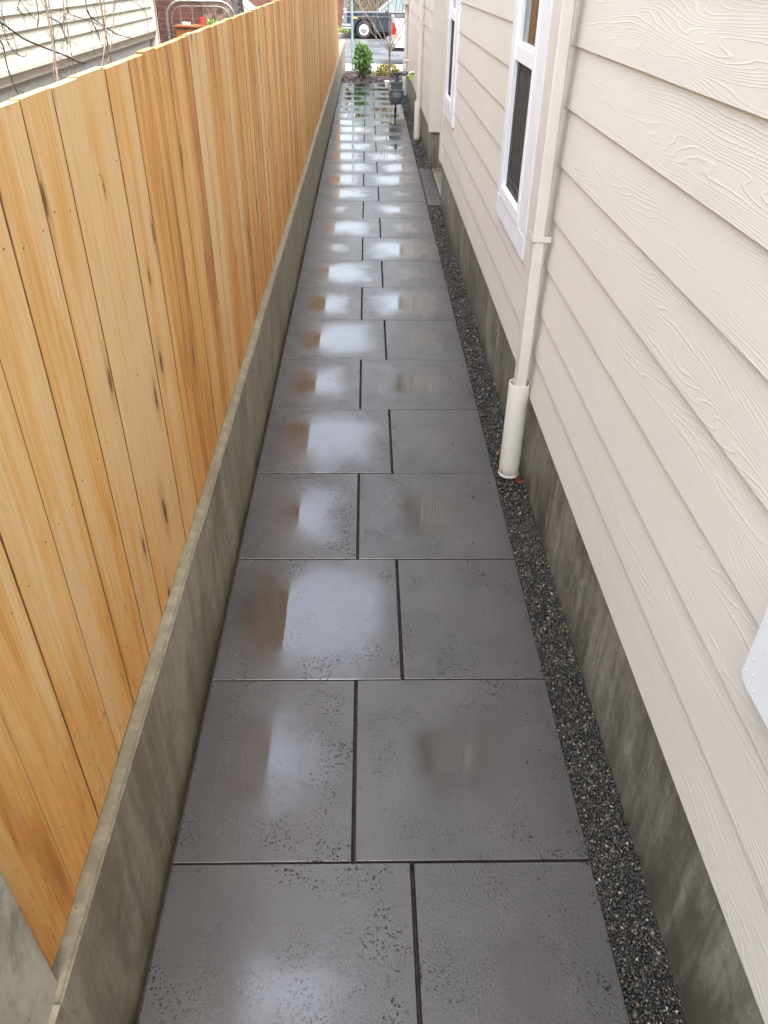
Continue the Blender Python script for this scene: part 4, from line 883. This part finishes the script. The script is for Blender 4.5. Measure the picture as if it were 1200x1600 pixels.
def saloon(name, x0, y0, gz_, lab, paint, glass, L=5.2, Wd=1.85, flip=False, H=1.0, roof=1.50, r=.335, classic=True):
    # x0 = nose (front faces -x unless flip); y0 = near side
    s = -1 if flip else 1
    X = lambda v: x0 + s*v
    th = thing(name, (X(L/2), y0+Wd/2, gz_), lab, 'car')
    Z = lambda v: gz_+v
    fa, ra = .86, L-1.15
    def archpts(c, rr=r+.055, n_=9): return [(c+rr*math.cos(a), .335+rr*math.sin(a)) for a in np.linspace(math.pi*.98, math.pi*.02, n_)]
    prof = [(.08, .42), (.03, .60), (.05, H-.05), (.12, H-.01), (1.5, H+.01), (L-1.3, H+.0), (L-.15, H-.06), (L-.02, H-.2), (L-.03, .55), (L-.12, .36)]
    low = [(ra+r+.055, .25)] + [(p[0], p[1]) for p in reversed(archpts(ra))] + [(ra-r-.055, .25), (fa+r+.055, .25)] + [(p[0], p[1]) for p in reversed(archpts(fa))] + [(fa-r-.055, .27)]
    poly = prof + low
    b = MB(); b.prism([(X(p[0]), Z(p[1])) for p in poly], y0, y0+Wd); body = b.build('body', paint, th, bevel=.045)
    # greenhouse
    gb = [(1.52, H-.02), (2.10, roof-.04), (2.35, roof), (3.55, roof), (3.85, roof-.05), (4.30, H-.02)]
    def gh(ins_b, ins_t, dz=0, pts=gb, sc=1.0):
        m_ = MB(); vs = []
        for sd_ in (0, 1):
            for (px, pz) in pts:
                f_ = (pz-(H-.02))/(roof-H+.02); ins = ins_b+(ins_t-ins_b)*f_
                vs.append((X(px), y0+ins if sd_ == 0 else y0+Wd-ins, Z(pz)))
        n_ = len(pts); fs = [tuple(range(n_)), tuple(range(2*n_-1, n_-1, -1))]+[(i, n_+i, n_+(i+1) % n_, (i+1) % n_) for i in range(n_)]
        m_._add(vs, fs); return m_
    g1_ = gh(.07, .20); g1_.build('window', glass, th)
    # pillars and roof frame
    def bar(a, b_, w, d=.012, mat=paint, nm='pillar'):
        for sd_ in (0, 1):
            m_ = MB(); q1, q2 = [], []
            for (px, pz) in (a, b_):
                f_ = (pz-(H-.02))/(roof-H+.02); ins = .07+(.13)*f_-d
                yq = y0+ins if sd_ == 0 else y0+Wd-ins
                q1.append((X(px), yq, Z(pz)))
            m_.tube(q1, w, 6); m_.build(nm, mat, th)
    bar((1.52, H), (2.12, roof-.03), .028, mat='chrome' if classic else paint); bar((2.75, H), (2.78, roof-.02), .026); bar((3.66, H), (3.66, roof-.03), .05); bar((4.25, H), (3.82, roof-.05), .07)
    m_ = MB(); m_.box(min(X(2.12), X(3.85)), max(X(2.12), X(3.85)), y0+.185, y0+Wd-.185, Z(roof-.035), Z(roof+.012), ch=.018); m_.build('roof', paint, th)
    bar((1.45, H+.005), (4.3, H+.005), .012, mat='chrome', nm='belt_moulding')
    for (xx, nm_) in ((.86, ''), (ra, '')):
        wheel(th, X(xx), y0-.005, Z(r), r, 0, white=classic)
        w2 = MB(); w2.lathe((X(xx), y0+Wd-.2, Z(r)), 'Y', [(0, r*.9), (.03, r), (.18, r), (.205, r*.9)], 28); w2.build('wheel', 'rubber', th, smooth=True)
    # waist strip
    m_ = MB(); m_.box(min(X(.12), X(L-.1)), max(X(.12), X(L-.1)), y0-.010, y0+.004, Z(H-.20), Z(H-.172)); m_.build('side_moulding', 'chrome', th)
    m_ = MB(); m_.box(min(X(.35), X(L-.3)), max(X(.35), X(L-.3)), y0+.23, y0+Wd-.23, Z(.17), Z(.72)); m_.build('underbody', 'black', th)
    for xx in (1.62, 2.76, 3.70):
        m_ = MB(); m_.box(X(xx)-.004, X(xx)+.004, y0-.002, y0+.01, Z(.33), Z(H-.03)); m_.build('door_gap', 'black', th)
    m_ = MB(); m_.tube([(X(2.55), y0-.02, Z(H-.12)), (X(2.70), y0-.02, Z(H-.12))], .012, 8); m_.build('door_handle', 'chrome', th)
    # front
    fx = X(.0)
    m_ = MB(); m_.box(min(X(-.09), X(.30)), max(X(-.09), X(.30)), y0-.015, y0+Wd+.015, Z(.44), Z(.545), ch=.03); m_.box(min(X(-.06), X(.34)), max(X(-.06), X(.34)), y0-.005, y0+Wd+.005, Z(.36), Z(.425), ch=.02); m_.build('front_bumper', 'chrome', th)
    m_ = MB(); m_.box(min(X(L-.2), X(L+.08)), max(X(L-.2), X(L+.08)), y0-.01, y0+Wd+.01, Z(.42), Z(.55), ch=.03); m_.build('rear_bumper', 'chrome', th)
    if classic:
        m_ = MB(); m_.box(min(X(-.03), X(.12)), max(X(-.03), X(.12)), y0+Wd/2-.36, y0+Wd/2+.36, Z(.55), Z(H+.05), ch=.012); gr_ = m_.build('grille', 'chrome', th)
        m_ = MB()
        for i in range(11): yy_ = y0+Wd/2-.3+i*.06; m_.box(min(X(-.038), X(-.031)), max(X(-.038), X(-.031)), yy_-.012, yy_+.012, Z(.58), Z(H-.02))
        m_.build('grille_bars', 'black', gr_)
        m_ = MB(); m_.tube([(X(.02), y0+Wd/2, Z(H+.05)), (X(.03), y0+Wd/2, Z(H+.13))], [.014, .006], 8); m_.build('mascot', 'chrome', gr_)
    for yy_ in (y0+.24, y0+Wd-.24):
        m_ = MB(); m_.lathe((X(.03), yy_, Z(.70)), 'X', [(-.0, .11), (-.05*s, .115), (-.075*s, .08)] if not flip else [(0, .11), (.05, .115), (.075, .08)], 20); m_.build('headlight', 'chrome' if classic else 'whitewall', th, smooth=True)
    if classic:   # bright surround wraps on to the wing
        m_ = MB(); m_.box(min(X(.0), X(.14)), max(X(.0), X(.14)), y0-.008, y0+.05, Z(.58), Z(H-.03), ch=.02); m_.build('lamp_surround', 'chrome', th)
    m_ = MB(); m_.box(min(X(.36), X(.60)), max(X(.36), X(.60)), y0-.012, y0+.01, Z(.735), Z(.795), ch=.004); m_.build('side_indicator', 'amber', th)
    for yy_ in (y0+.12, y0+Wd-.12):
        m_ = MB(); m_.box(min(X(L-.05), X(L+.012)), max(X(L-.05), X(L+.012)), yy_-.08, yy_+.08, Z(.6), Z(H-.2), ch=.01); m_.build('tail_light', 'red_lens', th)
    m_ = MB(); m_.box(min(X(1.75), X(1.9)), max(X(1.75), X(1.9)), y0-.08, y0-.0, Z(H+.02), Z(H+.12), ch=.015); m_.build('wing_mirror', 'chrome', th)
    return th
saloon('classic_car', -.50, 38.5, -.695, 'dark blue classic saloon with chrome grille and white hubcaps parked across the street', 'car_paint', 'car_glass')
saloon('red_car', -1.0, 26.0, -.47, 'faded red car with greenish windows parked beyond the fence', 'red_paint', 'green_glass', L=4.5, Wd=1.75, flip=True, H=.98, roof=1.50, classic=False, r=.31)

# white pickup at the near kerb, tail to the left
G = -.45; Yt = 24.95; XT = 1.20
tr = thing('pickup_truck', (3.8, Yt+.95, G), 'white pickup truck parked at the kerb, red tail light beside the house corner', 'pickup truck')
b = MB(); rr = .40; xa = XT+1.12; xf = XT+4.6
arc = lambda c: [(c+(rr+.04)*math.cos(a), G+.40+(rr+.04)*math.sin(a)) for a in np.linspace(.02*math.pi, .98*math.pi, 9)]
poly = [(XT, G+.47), (XT-.012, G+.80), (XT, G+1.155), (XT+2.05, G+1.165), (XT+2.05, G+1.19), (XT+5.3, G+1.12), (XT+5.42, G+.95), (XT+5.42, G+.42), (xf+.44, G+.40)] + arc(xf) + [(xf-.44, G+.38), (xa+.44, G+.38)] + arc(xa) + [(xa-.44, G+.44)]
b.prism(poly, Yt, Yt+1.9); b.build('body', 'white_paint', tr, bevel=.03)
b = MB(); b.box(XT+.10, XT+1.95, Yt+.07, Yt+1.83, G+1.166, G+1.172); b.build('bed_opening', 'black', tr)
b = MB(); b.box(XT-.0, XT+2.04, Yt+.0, Yt+.06, G+1.168, G+1.19, ch=.008); b.build('bed_rail_cap', 'black', tr)
b = MB(); b.prism([(XT+2.08, G+1.165), (XT+2.14, G+1.72), (XT+2.3, G+1.78), (XT+3.2, G+1.78), (XT+3.5, G+1.72), (XT+4.05, G+1.165)], Yt+.09, Yt+1.81); b.build('cab', 'white_paint', tr, bevel=.03)
b = MB(); b.prism([(XT+2.22, G+1.22), (XT+2.27, G+1.66), (XT+2.9, G+1.68), (XT+2.9, G+1.22)], Yt+.082, Yt+.2); b.prism([(XT+2.98, G+1.22), (XT+2.98, G+1.68), (XT+3.4, G+1.66), (XT+3.82, G+1.22)], Yt+.082, Yt+.2); b.build('window', 'car_glass', tr)
b = MB(); b.prism([(XT-.02, G+.72), (XT-.022, G+.86), (XT-.012, G+1.06), (XT+.05, G+1.06), (XT+.10, G+.90), (XT+.115, G+.76), (XT+.10, G+.72)], Yt-.014, Yt+.10); tl_ = b.build('tail_light', 'red_lens', tr, bevel=.008)
b = MB(); b.box(XT-.018, XT+.10, Yt-.017, Yt-.005, G+.70, G+.765, ch=.004); b.build('reverse_lens', 'pale_lens', tl_)
b = MB(); b.box(XT-.018, XT+.06, Yt+1.80, Yt+1.914, G+.72, G+1.06, ch=.008); b.build('tail_light', 'red_lens', tr)
b = MB(); b.box(XT-.14, XT+.10, Yt-.015, Yt+1.915, G+.42, G+.62, ch=.06); b.build('rear_bumper', 'grey_bumper', tr)
b = MB(); b.box(XT-.02, XT+5.3, Yt+.04, Yt+1.86, G+.37, G+.43); b.build('underbody', 'black', tr)
b = MB(); b.box(XT+.02, XT+.10, Yt+.04, Yt+.10, G+.43, G+.44); 
for xx in (xa, xf):
    wheel(tr, xx, Yt+.01, G+.37, .37, 0); w2 = MB(); w2.lathe((xx, Yt+1.68, G+.37), 'Y', [(0, .33), (.03, .37), (.18, .37), (.2, .33)], 28); w2.build('wheel', 'rubber', tr, smooth=True)
for xx in (XT+2.12, XT+3.1): b = MB(); b.box(xx, xx+.008, Yt-.002, Yt+.01, G+.45, G+1.15); b.build('door_gap', 'black', tr)
b = MB(); b.box(XT+5.35, XT+5.55, Yt-.01, Yt+1.91, G+.42, G+.62, ch=.04); b.build('front_bumper', 'chrome', tr)
